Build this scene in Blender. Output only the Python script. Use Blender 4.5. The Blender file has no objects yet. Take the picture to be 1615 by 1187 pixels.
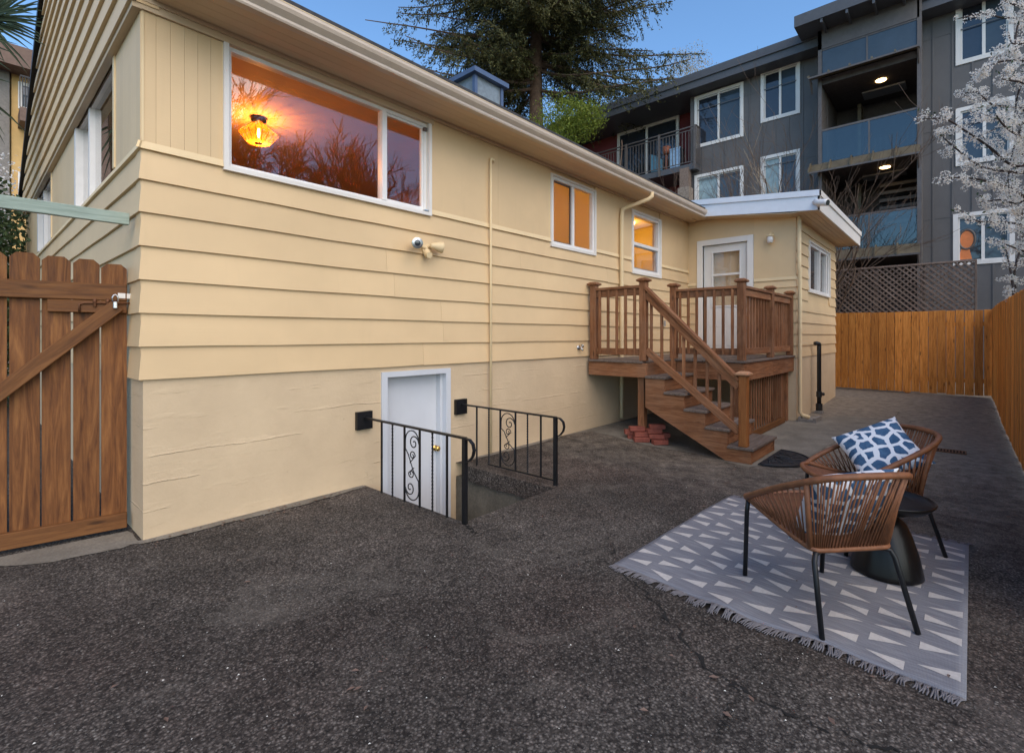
import bpy, math, random
import numpy as np
from mathutils import Vector, Matrix, Euler
random.seed(7); np.random.seed(7)
R = math.radians
SC = bpy.context.scene
COL = SC.collection

# ------------------------------------------------------------------ camera, sky, sun, exposure
H = 1.32                                   # eye height in metres; plan measures below are multiples of it
TH = math.atan2(707.5, 782.5)              # the house wall runs this far right of the view axis
cam_d = bpy.data.cameras.new("camera")
cam = bpy.data.objects.new("camera", cam_d); COL.objects.link(cam)
cam.location = (0, 0, H); cam.rotation_euler = (R(90), 0, TH - R(90))
cam_d.sensor_width = 36; cam_d.lens = 36 * 782.5 / 1615
cam_d.shift_y = -64.5 / 1615; cam_d.clip_end = 2000; cam_d.clip_start = 0.05
SC.camera = cam

SUN_EL, SUN_AZ = 40.0, 199.0               # compass-like: 0 = +Y, 90 = +X
world = bpy.data.worlds.new("World"); SC.world = world; world.use_nodes = True
wn = world.node_tree.nodes; wl = world.node_tree.links
sky = wn.new("ShaderNodeTexSky"); sky.sky_type = 'NISHITA'; sky.sun_disc = False
sky.sun_elevation = R(SUN_EL); sky.sun_rotation = R(SUN_AZ)
sky.air_density = 1.0; sky.dust_density = 0.1; sky.ozone_density = 3.5
wn["Background"].inputs[1].default_value = 0.14
tint = wn.new("ShaderNodeMix"); tint.data_type = 'RGBA'; tint.blend_type = 'MULTIPLY'; tint.inputs[0].default_value = 1.0
tint.inputs[7].default_value = (.87, 1.02, 1.07, 1)          # cool, clear spring air, the same all round
wl.new(sky.outputs[0], tint.inputs[6]); wl.new(tint.outputs[2], wn["Background"].inputs[0])
sun_d = bpy.data.lights.new("sun", 'SUN'); sun_d.energy = 1.95; sun_d.angle = R(75); sun_d.color = (1.0, 0.80, 0.56)
sun = bpy.data.objects.new("sun", sun_d); COL.objects.link(sun)
sd = Vector((math.sin(R(SUN_AZ)) * math.cos(R(SUN_EL)), math.cos(R(SUN_AZ)) * math.cos(R(SUN_EL)), math.sin(R(SUN_EL))))
sun.rotation_euler = sd.to_track_quat('Z', 'Y').to_euler(); sun.location = (0, 0, 30)
vs = SC.view_settings; vs.view_transform = 'Standard'; vs.look = 'None'; vs.gamma = 1.0; vs.exposure = 0.80
vs.use_curve_mapping = False

# ------------------------------------------------------------------ photograph pixel -> point on a known plane
def ray(px, py):
    r, d, u = (px - 807.5) / 782.5, 1.0, -(py - 529.0) / 782.5
    return Vector((r * math.sin(TH) + d * math.cos(TH), -r * math.cos(TH) + d * math.sin(TH), u))
CAM = Vector((0, 0, H))
def gp(px, py, z=0.0): w = ray(px, py); return CAM + w * ((z - H) / w.z)      # on a level plane
def xp(px, py, X): w = ray(px, py); return CAM + w * (X / w.x)                # on a plane across the yard
def yp(px, py, Y): w = ray(px, py); return CAM + w * (Y / w.y)                # on a plane along the house
def dp(px, py, d): return CAM + ray(px, py) * d                              # at a depth
def zz(v): return H + v * H                                                  # eye-relative height -> metres
def sstep(a, b, x):
    t = min(1, max(0, (x - a) / (b - a))); return t * t * (3 - 2 * t)
def gz(x, y):                                                                 # yard falls a little to the drain
    a, b = x / H, y / H
    return -0.11 * sstep(2.9, 4.2, a) * (1 - sstep(7.6, 10.5, a)) * (1 - sstep(1.7, 2.9, b))
def gg(px, py):
    p = gp(px, py)
    for _ in range(6): p = gp(px, py, gz(p.x, p.y))
    return p

# ------------------------------------------------------------------ material helpers
MATS = {}
class NT:
    def __init__(s, name):
        s.m = bpy.data.materials.new(name); s.m.use_nodes = True
        s.t = s.m.node_tree; s.n = s.t.nodes; s.l = s.t.links
        s.b = s.n["Principled BSDF"]; s.o = s.n["Material Output"]
    def new(s, typ, **kw):
        n = s.n.new(typ)
        for k, v in kw.items():
            if k.startswith('i_'):
                key = k[2:]; key = int(key) if key.isdigit() else key.replace('_', ' ')
                n.inputs[key].default_value = v
            else: setattr(n, k, v)
        return n
    def k(s, a, b): s.l.new(a, b)
    def coord(s, kind='Object', scale=(1, 1, 1), rnd=0.0):
        tc = s.new("ShaderNodeTexCoord"); mp = s.new("ShaderNodeMapping"); mp.inputs['Scale'].default_value = scale
        if kind == 'World':
            g = s.new("ShaderNodeNewGeometry"); s.k(g.outputs['Position'], mp.inputs[0])
        else: s.k(tc.outputs[kind], mp.inputs[0])
        if rnd:
            oi = s.new("ShaderNodeObjectInfo"); mu = s.new("ShaderNodeMath", operation='MULTIPLY'); mu.inputs[1].default_value = rnd
            s.k(oi.outputs['Random'], mu.inputs[0]); s.k(mu.outputs[0], mp.inputs['Location'])
        return mp.outputs[0]
    def noise(s, vec, scale=5, detail=4, rough=.6, dist=0):
        n = s.new("ShaderNodeTexNoise"); n.inputs['Scale'].default_value = scale; n.inputs['Detail'].default_value = detail
        n.inputs['Roughness'].default_value = rough; n.inputs['Distortion'].default_value = dist
        if vec is not None: s.k(vec, n.inputs['Vector'])
        return n.outputs['Fac']
    def ramp(s, fac, stops, interp='LINEAR'):
        r = s.new("ShaderNodeValToRGB"); r.color_ramp.interpolation = interp
        e = r.color_ramp.elements
        while len(e) < len(stops): e.new(0.5)
        for el, (p, c) in zip(e, stops):
            el.position = p; el.color = (c, c, c, 1) if isinstance(c, (int, float)) else (*c, 1)
        if fac is not None: s.k(fac, r.inputs[0])
        return r.outputs[0]
    def mix(s, fac, a, b, blend='MIX'):
        n = s.new("ShaderNodeMix", data_type='RGBA', blend_type=blend)
        for sock, v in ((n.inputs[0], fac), (n.inputs[6], a), (n.inputs[7], b)):
            if isinstance(v, (int, float)): sock.default_value = v
            elif isinstance(v, tuple): sock.default_value = (*v, 1) if len(v) == 3 else v
            else: s.k(v, sock)
        return n.outputs[2]
    def math(s, op, a, b=None):
        n = s.new("ShaderNodeMath", operation=op)
        for i, v in enumerate((a, b)):
            if v is None: continue
            if isinstance(v, (int, float)): n.inputs[i].default_value = v
            else: s.k(v, n.inputs[i])
        return n.outputs[0]
    def bump(s, h, strength=.3, dist=.01, prev=None):
        b = s.new("ShaderNodeBump"); b.inputs['Strength'].default_value = strength; b.inputs['Distance'].default_value = dist
        s.k(h, b.inputs['Height'])
        if prev is not None: s.k(prev, b.inputs['Normal'])
        return b.outputs[0]
    def done(s, col=None, rough=.6, metal=0, nrm=None, spec=None):
        if col is not None:
            if isinstance(col, tuple): s.b.inputs['Base Color'].default_value = (*col, 1)
            else: s.k(col, s.b.inputs['Base Color'])
        if isinstance(rough, (int, float)): s.b.inputs['Roughness'].default_value = rough
        else: s.k(rough, s.b.inputs['Roughness'])
        s.b.inputs['Metallic'].default_value = metal
        if spec is not None: s.b.inputs['Specular IOR Level'].default_value = spec
        if nrm is not None: s.k(nrm, s.b.inputs['Normal'])
        return s.m

def plain(name, col, rough=.5, metal=0, var=.12, bump=.0, scale=8, spec=None):
    t = NT(name); v = t.coord('Object', (1, 1, 1), 31)
    n = t.noise(v, scale, 5, .65)
    c = t.mix(t.ramp(n, [(.3, 0), (.7, 1)]), tuple(x * (1 - var) for x in col), tuple(min(1, x * (1 + var)) for x in col))
    nb = t.bump(t.noise(v, scale * 12, 3), bump, .003) if bump else None
    return t.done(c, rough, metal, nb, spec)

def wood(name, dark, mid, light, rough=.65, knots=True, sc=1.0, var=.35, wear=None):
    t = NT(name); v = t.coord('Object', (1.1 * sc, 13 * sc, 13 * sc), 47)
    warp = t.noise(v, 1.1, 2, .5)
    n1 = t.noise(v, 2.2, 6, .62, 1.2); n2 = t.noise(v, 9, 4, .7, .3)
    f = t.math('ADD', t.math('MULTIPLY', n1, .7), t.math('MULTIPLY', n2, .3))
    c = t.ramp(f, [(.32, dark), (.5, mid), (.68, light)])
    oi = t.new("ShaderNodeObjectInfo")
    hv = t.new("ShaderNodeHueSaturation"); t.k(c, hv.inputs['Color'])
    t.k(t.math('ADD', t.math('MULTIPLY', oi.outputs['Random'], var), 1 - var * .5), hv.inputs['Value'])
    c = hv.outputs[0]
    hgt = f
    if knots:
        vk = t.coord('Object', (2.3 * sc, 8 * sc, 8 * sc), 53)
        vo = t.new("ShaderNodeTexVoronoi"); vo.inputs['Scale'].default_value = 1.0; t.k(vk, vo.inputs['Vector'])
        kn = t.ramp(vo.outputs['Distance'], [(.0, 1), (.06, .85), (.13, 0)])
        c = t.mix(t.math('MULTIPLY', kn, .8), c, tuple(x * .35 for x in dark))
    if wear:
        vw = t.coord('World', (1, 1, 1)); w = t.ramp(t.noise(vw, 2.2, 5, .7), [(.45, 0), (.7, 1)])
        c = t.mix(t.math('MULTIPLY', w, .5), c, wear)
    rr = t.ramp(n2, [(.3, rough - .1), (.7, min(1, rough + .15))])
    return t.done(c, rr, 0, t.bump(hgt, .25, .004), .3)

def glassmat(name, tint=(1, 1, 1), rough=0.0, boost=1.6):
    t = NT(name); t.n.remove(t.b)
    g = t.new("ShaderNodeNewGeometry")
    dot = t.new("ShaderNodeVectorMath", operation='DOT_PRODUCT'); t.k(g.outputs['Normal'], dot.inputs[0]); t.k(g.outputs['Incoming'], dot.inputs[1])
    c = t.math('ABSOLUTE', dot.outputs['Value']); p = t.math('POWER', t.math('SUBTRACT', 1.0, c), 5.0)
    fr = t.math('MINIMUM', t.math('MULTIPLY', t.math('ADD', t.math('MULTIPLY', p, .96), .042), boost), 1.0)
    tr = t.new("ShaderNodeBsdfTransparent"); tr.inputs[0].default_value = (*tint, 1)
    gl = t.new("ShaderNodeBsdfGlossy"); gl.inputs['Roughness'].default_value = rough
    mx = t.new("ShaderNodeMixShader"); t.k(fr, mx.inputs[0]); t.k(tr.outputs[0], mx.inputs[1]); t.k(gl.outputs[0], mx.inputs[2])
    t.k(mx.outputs[0], t.o.inputs[0]); return t.m

def emit(name, col, strength):
    t = NT(name); t.b.inputs['Base Color'].default_value = (*col, 1)
    t.b.inputs['Emission Color'].default_value = (*col, 1); t.b.inputs['Emission Strength'].default_value = strength
    return t.m

def leafmat(name, c1, c2, trans=.25, rough=.55):
    t = NT(name); g = t.new("ShaderNodeNewGeometry")
    c = t.mix(g.outputs['Random Per Island'], c1, c2)
    t.done(c, rough, 0, None, .25)
    tl = t.new("ShaderNodeBsdfTranslucent"); t.k(c, tl.inputs[0])
    mx = t.new("ShaderNodeMixShader"); mx.inputs[0].default_value = trans
    t.k(t.b.outputs[0], mx.inputs[1]); t.k(tl.outputs[0], mx.inputs[2]); t.k(mx.outputs[0], t.o.inputs[0]); return t.m

# ---- the materials
def m_paint(name, col, streak=True, rough=.55):
    t = NT(name); w = t.coord('World', (1, 1, 1)); v = t.coord('World', (1.5, 1.5, 60))
    big = t.noise(w, 1.3, 4, .6); fine = t.noise(v, 1.5, 4, .6)
    c = t.mix(t.ramp(big, [(.35, 0), (.7, 1)]), tuple(x * .93 for x in col), tuple(min(1, x * 1.03) for x in col))
    oi = t.new("ShaderNodeObjectInfo"); hv = t.new("ShaderNodeHueSaturation"); t.k(c, hv.inputs['Color']); t.k(t.math('ADD', t.math('MULTIPLY', oi.outputs['Random'], .07), .96), hv.inputs['Value']); c = hv.outputs[0]
    drip = t.ramp(t.noise(t.coord('World', (9, 9, .8)), 1.6, 4, .65), [(.56, 0), (.75, 1)])
    c = t.mix(t.math('MULTIPLY', drip, .10), c, tuple(x * .72 for x in col))
    sp = t.ramp(t.noise(w, 26, 5, .75), [(.66, 0), (.76, 1)])
    c = t.mix(t.math('MULTIPLY', sp, .14), c, tuple(x * .6 for x in col))
    return t.done(c, rough, 0, t.bump(fine, .12, .004, t.bump(t.noise(w, 120, 3), .06, .003)), .35)
YEL = (.735, .535, .308)
M = MATS
M['paint'] = m_paint('cream_paint', YEL)
M['trim'] = m_paint('cream_trim', (.80, .62, .37), False, .5)
def m_found():
    t = NT('painted_foundation'); w = t.coord('World', (1, 1, 1))
    sp0 = t.new("ShaderNodeSeparateXYZ"); t.k(w, sp0.inputs[0])
    wob = t.noise(w, 3.2, 4, .6)
    zc = t.math('ADD', t.math('MULTIPLY', sp0.outputs[2], 5.6), t.math('MULTIPLY', t.math('SUBTRACT', wob, .5), .22))
    fr = t.math('FRACT', zc); step = t.ramp(fr, [(0, .0), (.03, 1), (.10, .35), (1, 0)])
    gate = t.ramp(t.noise(t.coord('World', (1.2, 1.2, 5)), 1.6, 3, .55), [(.53, 0), (.60, 1)])
    gate2 = t.ramp(t.noise(w, 14, 4, .7), [(.35, .25), (.65, 1)])
    chips = t.ramp(t.noise(w, 11, 5, .7, .4), [(.68, 0), (.73, 1)])
    hgt = t.math('ADD', t.math('MULTIPLY', t.math('MULTIPLY', step, t.math('MULTIPLY', gate, gate2)), .5), t.math('MULTIPLY', chips, .22))
    hgt = t.math('ADD', hgt, t.math('MULTIPLY', t.noise(w, 45, 4, .6), .12))
    hgt = t.math('ADD', hgt, t.math('MULTIPLY', t.noise(w, 6, 4, .6), .25))
    c = t.mix(t.ramp(t.noise(w, 1.6, 5, .65), [(.35, 0), (.7, 1)]), (.57, .435, .285), (.66, .51, .335))
    return t.done(c, .7, 0, t.bump(hgt, .6, .022), .25)
M['found'] = m_found()
M['white'] = m_paint('white_trim', (.82, .78, .73), False, .45)
M['door'] = m_paint('blue_white_door_paint', (.62, .64, .68), False, .4)
M['vinyl'] = plain('white_vinyl', (.82, .80, .78), .35, 0, .04)
M['gutter'] = plain('gutter_enamel', (.60, .50, .40), .32, 0, .06)
M['gutter_white'] = plain('white_fascia_metal', (.78, .82, .88), .35, 0, .04)
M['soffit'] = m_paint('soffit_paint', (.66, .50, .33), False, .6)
M['roof'] = plain('dark_shingles', (.05, .05, .055), .9, 0, .4, .5, 14)
M['bluemetal'] = plain('slate_blue_metal', (.085, .12, .20), .4, .2, .1)
M['chimpane'] = plain('frosted_chimney_panel', (.20, .23, .245), .25, 0, .25, .1, 6)
M['glass'] = glassmat('window_glass', (1, 1, 1), 0, 1.8)
M['glass_dark'] = plain('dark_glazing', (.025, .03, .04), .03, 0, .2, 0, 2, .9)
M['glass_blue'] = plain('blue_grey_glazing', (.055, .075, .095), .05, 0, .15, 0, 1.5, .55)
M['glass_pale'] = plain('pale_curtained_glazing', (.30, .38, .38), .12, 0, .3, 0, 4, .6)
M['glass_rail'] = glassmat('tinted_rail_glass', (.50, .60, .62), .02, 2.4)
M['room'] = plain('room_paint', (.62, .44, .27), .8, 0, .04, 0, 1)
M['roomy'] = plain('room_paint_yellow', (.80, .58, .18), .8, 0, .05, 0, 1)
M['black'] = plain('black_iron', (.012, .012, .014), .42, .3, .3, .1, 30)
M['blackgloss'] = plain('black_glazed', (.008, .007, .007), .3, 0, .2, 0, 8, .25)
M['brass'] = plain('brass', (.65, .42, .13), .22, 1, .1)
M['steel'] = plain('galvanised_steel', (.55, .56, .58), .32, 1, .2)
M['rust'] = plain('rusty_steel', (.18, .08, .04), .6, .6, .4, .2, 40)
M['blackplastic'] = plain('black_pipe', (.015, .015, .016), .35, 0, .2)
M['rubber'] = plain('black_rubber', (.012, .013, .016), .55, 0, .3, .5, 30)
M['deckwood'] = wood('redwood_deck', (.10, .036, .014), (.235, .096, .040), (.37, .18, .088), .6, True, 1, .4, (.27, .15, .09))
M['newelwood'] = wood('orange_newel', (.17, .058, .014), (.27, .098, .026), (.34, .135, .038), .5, False, 1, .1)
M['capwood'] = wood('pale_post_cap', (.30, .14, .07), (.42, .22, .12), (.50, .28, .16), .6, False, 1, .1)
def wood_y(name, src):                                # same timber, grain along local Y
    m = M[src].copy(); m.name = name
    for n in m.node_tree.nodes:
        if n.type == 'MAPPING' and n.inputs['Scale'].default_value[0] < n.inputs['Scale'].default_value[1]:
            a = n.inputs['Scale'].default_value; a[0], a[1] = a[1], a[0]; n.inputs['Rotation'].default_value = (R(-32), 0, 0)
    return m
M['deckwoodx'] = wood_y('redwood_stringer', 'deckwood')
M['deckboard'] = wood('weathered_deck_boards', (.085, .062, .050), (.15, .115, .095), (.23, .18, .15), .75, False, 1, .35)
M['gatewood'] = wood('cedar_gate', (.060, .019, .0055), (.150, .056, .016), (.27, .115, .036), .6, True, .8, .45)
M['gaterail'] = wood('cedar_gate_rail', (.085, .031, .009), (.165, .066, .020), (.25, .11, .036), .6, True, 1, .2)
M['fencewood'] = wood('cedar_fence', (.32, .095, .015), (.64, .235, .042), (.82, .35, .080), .6, True, .9, .5)
M['lattice'] = wood('grey_lattice', (.11, .075, .058), (.20, .145, .115), (.29, .22, .18), .8, False, 1, .4)
M['greenwood'] = wood('pale_green_timber', (.20, .25, .21), (.30, .37, .32), (.40, .46, .40), .7, False, 1, .1)
M['brick'] = plain('red_brick', (.27, .075, .05), .85, 0, .35, .6, 14)
M['concrete_block'] = plain('grey_block', (.22, .20, .18), .85, 0, .2, .4, 12)
M['bark'] = plain('bark', (.12, .075, .05), .9, 0, .4, 1.0, 6)
M['twig'] = plain('bare_twig', (.13, .085, .058), .85, 0, .3, .3, 10)
M['twigpale'] = plain('pale_twig', (.42, .33, .22), .85, 0, .25, .3, 10)
M['darktwig'] = plain('dark_twig', (.05, .035, .03), .85, 0, .3, .3, 10)
M['spruce'] = leafmat('spruce_needles', (.020, .026, .011), (.14, .13, .043), .12)
M['green'] = leafmat('spring_leaves', (.11, .165, .022), (.26, .30, .05), .4)
M['bud'] = leafmat('pale_buds', (.30, .25, .16), (.46, .40, .28), .3)
M['ivy'] = leafmat('dark_leaves', (.03, .055, .025), (.09, .13, .055), .2)
M['palm'] = leafmat('palm_blades', (.035, .06, .04), (.08, .11, .06), .2)
M['petal'] = leafmat('white_petals', (.86, .80, .72), (.93, .90, .85), .45)
M['grey'] = plain('charcoal_cladding', (.125, .115, .110), .6, 0, .12, .1, 1.2)
M['greylight'] = plain('charcoal_fascia', (.085, .088, .098), .5, 0, .1)
M['grey_panel'] = plain('pale_grey_panel', (.30, .31, .32), .6, 0, .1)
M['bronze'] = plain('bronze_metal', (.155, .125, .078), .45, .3, .35, .1, 3)
M['darkframe'] = plain('dark_bronze_frame', (.13, .11, .10), .5, .2, .15)
M['red'] = plain('maroon_cladding', (.16, .02, .022), .7, 0, .15, .1, 2)
M['darkroom'] = plain('shaded_balcony_interior', (.10, .085, .08), .85, 0, .2)  # balcony interiors: their shade is put into this dark base colour
M['yellowbuild'] = plain('ochre_stucco', (.62, .40, .16), .85, 0, .12, .2, 3)
M['brownfascia'] = plain('brown_fascia', (.16, .10, .075), .7, 0, .2)
def m_amber():
    t = NT('amber_glass'); t.n.remove(t.b); tr = t.new("ShaderNodeBsdfTransparent"); tr.inputs[0].default_value = (1, .58, .22, 1)
    tl = t.new("ShaderNodeBsdfTranslucent"); tl.inputs[0].default_value = (.75, .17, .01, 1); gl = t.new("ShaderNodeBsdfGlossy"); gl.inputs['Roughness'].default_value = .1
    a = t.new("ShaderNodeMixShader"); a.inputs[0].default_value = .24; t.k(tr.outputs[0], a.inputs[1]); t.k(tl.outputs[0], a.inputs[2])
    b = t.new("ShaderNodeMixShader"); b.inputs[0].default_value = .05; t.k(a.outputs[0], b.inputs[1]); t.k(gl.outputs[0], b.inputs[2]); t.k(b.outputs[0], t.o.inputs[0]); return t.m
M['amber'] = m_amber()
M['bulb'] = emit('bulb_filament', (1.0, .62, .22), 30)
M['lampdisc'] = emit('warm_ceiling_lamp', (1.0, .62, .25), 6)
M['rattan'] = plain('tan_rattan', (.20, .075, .030), .55, 0, .3, .4, 25)
M['white_petal_litter'] = plain('white_litter', (.7, .68, .62), .8, 0, .1)

def m_ground():
    t = NT('exposed_aggregate'); w = t.coord('World', (1, 1, 1))
    vo = t.new("ShaderNodeTexVoronoi"); vo.inputs['Scale'].default_value = 72; t.k(w, vo.inputs['Vector'])
    n = t.noise(w, 52, 5, .74, .3); n2 = t.noise(w, 190, 3, .7); n3 = t.noise(w, 24, 4, .65, .4)
    stone = t.ramp(vo.outputs['Distance'], [(.15, 1), (.5, 0)])
    h = t.math('ADD', t.math('MULTIPLY', stone, .30), t.math('MULTIPLY', n, .75)); h = t.math('ADD', h, t.math('MULTIPLY', n3, .35))
    h = t.math('SUBTRACT', h, .30)
    big = t.noise(w, .8, 5, .6, .5); mid = t.noise(w, 4.5, 5, .7)
    base = t.ramp(h, [(.10, (.012, .010, .0095)), (.24, (.042, .036, .032)), (.36, (.084, .073, .065)), (.52, (.135, .119, .106)), (.68, (.235, .21, .19))])
    tone = t.new("ShaderNodeSeparateColor"); t.k(vo.outputs['Color'], tone.inputs[0])
    base = t.mix(1.0, base, t.ramp(tone.outputs[1], [(.0, .70), (.5, 1.0), (1, 1.32)]), 'MULTIPLY')
    red = t.ramp(t.noise(w, .55, 3, .5), [(.45, 0), (.62, 1)])
    base = t.mix(t.math('MULTIPLY', red, .45), base, (1.0, .78, .72), 'MULTIPLY')
    base = t.mix(1.0, base, t.ramp(big, [(.28, .60), (.5, 1.0), (.72, 1.5)]), 'MULTIPLY')
    base = t.mix(1.0, base, t.ramp(mid, [(.28, .62), (.72, 1.38)]), 'MULTIPLY')
    stain = t.ramp(t.noise(w, 2.6, 6, .75, 1.2), [(.60, 0), (.72, 1)])
    base = t.mix(t.math('MULTIPLY', stain, .45), base, (.05, .043, .038))
    worn = t.ramp(t.noise(w, 1.25, 6, .72, .8), [(.54, 0), (.70, 1)])
    base = t.mix(t.math('MULTIPLY', worn, .40), base, (.20, .178, .155))
    sepc = t.new("ShaderNodeSeparateColor"); t.k(vo.outputs['Color'], sepc.inputs[0])
    pale = t.ramp(sepc.outputs[0], [(.955, 0), (.965, 1)])
    near = t.ramp(vo.outputs['Distance'], [(.25, 1), (.4, 0)])
    base = t.mix(t.math('MULTIPLY', t.math('MULTIPLY', pale, near), .55), base, (.30, .28, .25))
    pits = t.ramp(t.noise(w, 74, 3, .6), [(.36, 1), (.42, 0)])
    base = t.mix(t.math('MULTIPLY', pits, .8), base, (.014, .012, .012))
    grit = t.ramp(t.noise(w, 90, 2, .5), [(.60, 0), (.66, 1)])
    base = t.mix(t.math('MULTIPLY', grit, .5), base, (.23, .21, .19))
    base = t.mix(1.0, base, (1.0, .985, .955), 'MULTIPLY')
    # worn smooth cement skin further along the yard
    sep = t.new("ShaderNodeSeparateXYZ"); t.k(w, sep.inputs[0])
    sm = t.ramp(t.math('ADD', t.math('MULTIPLY', sep.outputs[0], .1), t.math('MULTIPLY', t.math('SUBTRACT', mid, .5), .5)), [(.42, 0), (.78, 1)])
    skin = t.ramp(t.noise(w, 9, 6, .7), [(.3, (.16, .135, .106)), (.7, (.36, .31, .25))])
    base = t.mix(t.math('MULTIPLY', sm, .72), base, skin)
    hh = t.math('ADD', h, t.math('MULTIPLY', n2, .3))
    bp = t.new("ShaderNodeBump"); bp.inputs['Distance'].default_value = .008; t.k(hh, bp.inputs['Height'])
    t.k(t.ramp(sm, [(0, .75), (1, .25)]), bp.inputs['Strength'])
    return t.done(base, .88, 0, bp.outputs[0], .25)
M['ground'] = m_ground()
def m_conc(name, a, b):
    t = NT(name); w = t.coord('World', (1, 1, 1))
    c = t.ramp(t.noise(w, 2.2, 6, .7, .4), [(.3, a), (.7, b)])
    c = t.mix(1.0, c, t.ramp(t.noise(w, 70, 4, .7), [(.3, .75), (.7, 1.2)]), 'MULTIPLY')
    return t.done(c, .85, 0, t.bump(t.noise(w, 55, 5, .7), .35, .005), .25)
M['pad'] = m_conc('smooth_concrete', (.14, .125, .102), (.27, .245, .205))
M['pitwall'] = m_conc('mossy_concrete', (.085, .078, .058), (.19, .17, .135))
M['crack'] = plain('crack_shadow', (.010, .009, .008), .95, 0, .2)
def m_rug():
    t = NT('blue_grey_weave'); v = t.coord('Object', (90, 6, 1))
    s1 = t.noise(v, 1.0, 5, .7); g = t.coord('Object', (1, 1, 1))
    wv = t.new("ShaderNodeTexWave"); wv.inputs['Scale'].default_value = 75; wv.bands_direction = 'X'; t.k(g, wv.inputs['Vector'])
    wv2 = t.new("ShaderNodeTexWave"); wv2.inputs['Scale'].default_value = 75; wv2.bands_direction = 'Y'; t.k(g, wv2.inputs['Vector'])
    c = t.ramp(s1, [(.3, (.18, .18, .20)), (.55, (.265, .265, .285)), (.75, (.39, .385, .39))])
    k = t.math('MULTIPLY', wv.outputs['Fac'], wv2.outputs['Fac'])
    c = t.mix(t.math('MULTIPLY', t.ramp(k, [(.0, 1), (.4, 0)]), .35), c, (.06, .07, .11))
    return t.done(c, .9, 0, t.bump(k, .4, .003), .1)
M['rug'] = m_rug()
M['rugwhite'] = plain('cream_weave', (.52, .49, .465), .9, 0, .12, .4, 60)
M['fringe'] = plain('fringe_cotton', (.15, .14, .15), .9, 0, .25, .3, 40)
def m_pillow(name, s, shade):
    t = NT(name); v = t.coord('Object', (1, 1, 0))
    wob = t.new("ShaderNodeTexNoise"); wob.inputs['Scale'].default_value = 16; t.k(v, wob.inputs['Vector'])
    mixv = t.new("ShaderNodeMix", data_type='VECTOR'); mixv.inputs[0].default_value = .035; t.k(v, mixv.inputs[4]); t.k(wob.outputs['Color'], mixv.inputs[5])
    vo = t.new("ShaderNodeTexVoronoi", feature='DISTANCE_TO_EDGE'); vo.inputs['Scale'].default_value = s; vo.inputs['Randomness'].default_value = .62
    t.k(mixv.outputs[1], vo.inputs['Vector'])
    f = t.ramp(vo.outputs['Distance'], [(.125, 0), (.145, 1)])
    blue = t.ramp(t.noise(v, 14, 4, .7), [(.3, (.025, .07, .145)), (.7, (.085, .17, .29))])
    c = t.mix(f, (.74, .76, .80), blue)
    return t.done(c, .85, 0, t.bump(t.noise(v, 220, 2), .12, .002, t.bump(t.noise(v, 9, 3), .3, .01)), .15)
M['pillow'] = m_pillow('blue_blot_print', 13.5, 1)
M['blue'] = plain('light_blue_cloth', (.12, .30, .42), .8, 0, .15)
M['orange'] = plain('orange_ceramic', (.75, .22, .06), .5, 0, .1)
M['terracotta'] = plain('terracotta', (.42, .13, .07), .7, 0, .1)
M['stone'] = plain('stone_block', (.30, .24, .19), .9, 0, .35, .6, 20)
M['frostlit'] = None
def m_frost():
    t = NT('obscure_glass'); t.n.remove(t.b); v = t.coord('Object', (1, 1, 1))
    gl = t.new("ShaderNodeBsdfGlossy"); gl.inputs['Roughness'].default_value = .12
    tl = t.new("ShaderNodeBsdfTranslucent"); tl.inputs[0].default_value = (.95, .80, .50, 1)
    tr = t.new("ShaderNodeBsdfTransparent")
    nb = t.bump(t.noise(v, 55, 3, .5), .5, .01); t.k(nb, gl.inputs['Normal'])
    a = t.new("ShaderNodeMixShader"); a.inputs[0].default_value = .35; t.k(tl.outputs[0], a.inputs[1]); t.k(tr.outputs[0], a.inputs[2])
    b = t.new("ShaderNodeMixShader"); b.inputs[0].default_value = .045; t.k(a.outputs[0], b.inputs[1]); t.k(gl.outputs[0], b.inputs[2])
    t.k(b.outputs[0], t.o.inputs[0]); return t.m
M['frost'] = m_frost()

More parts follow.
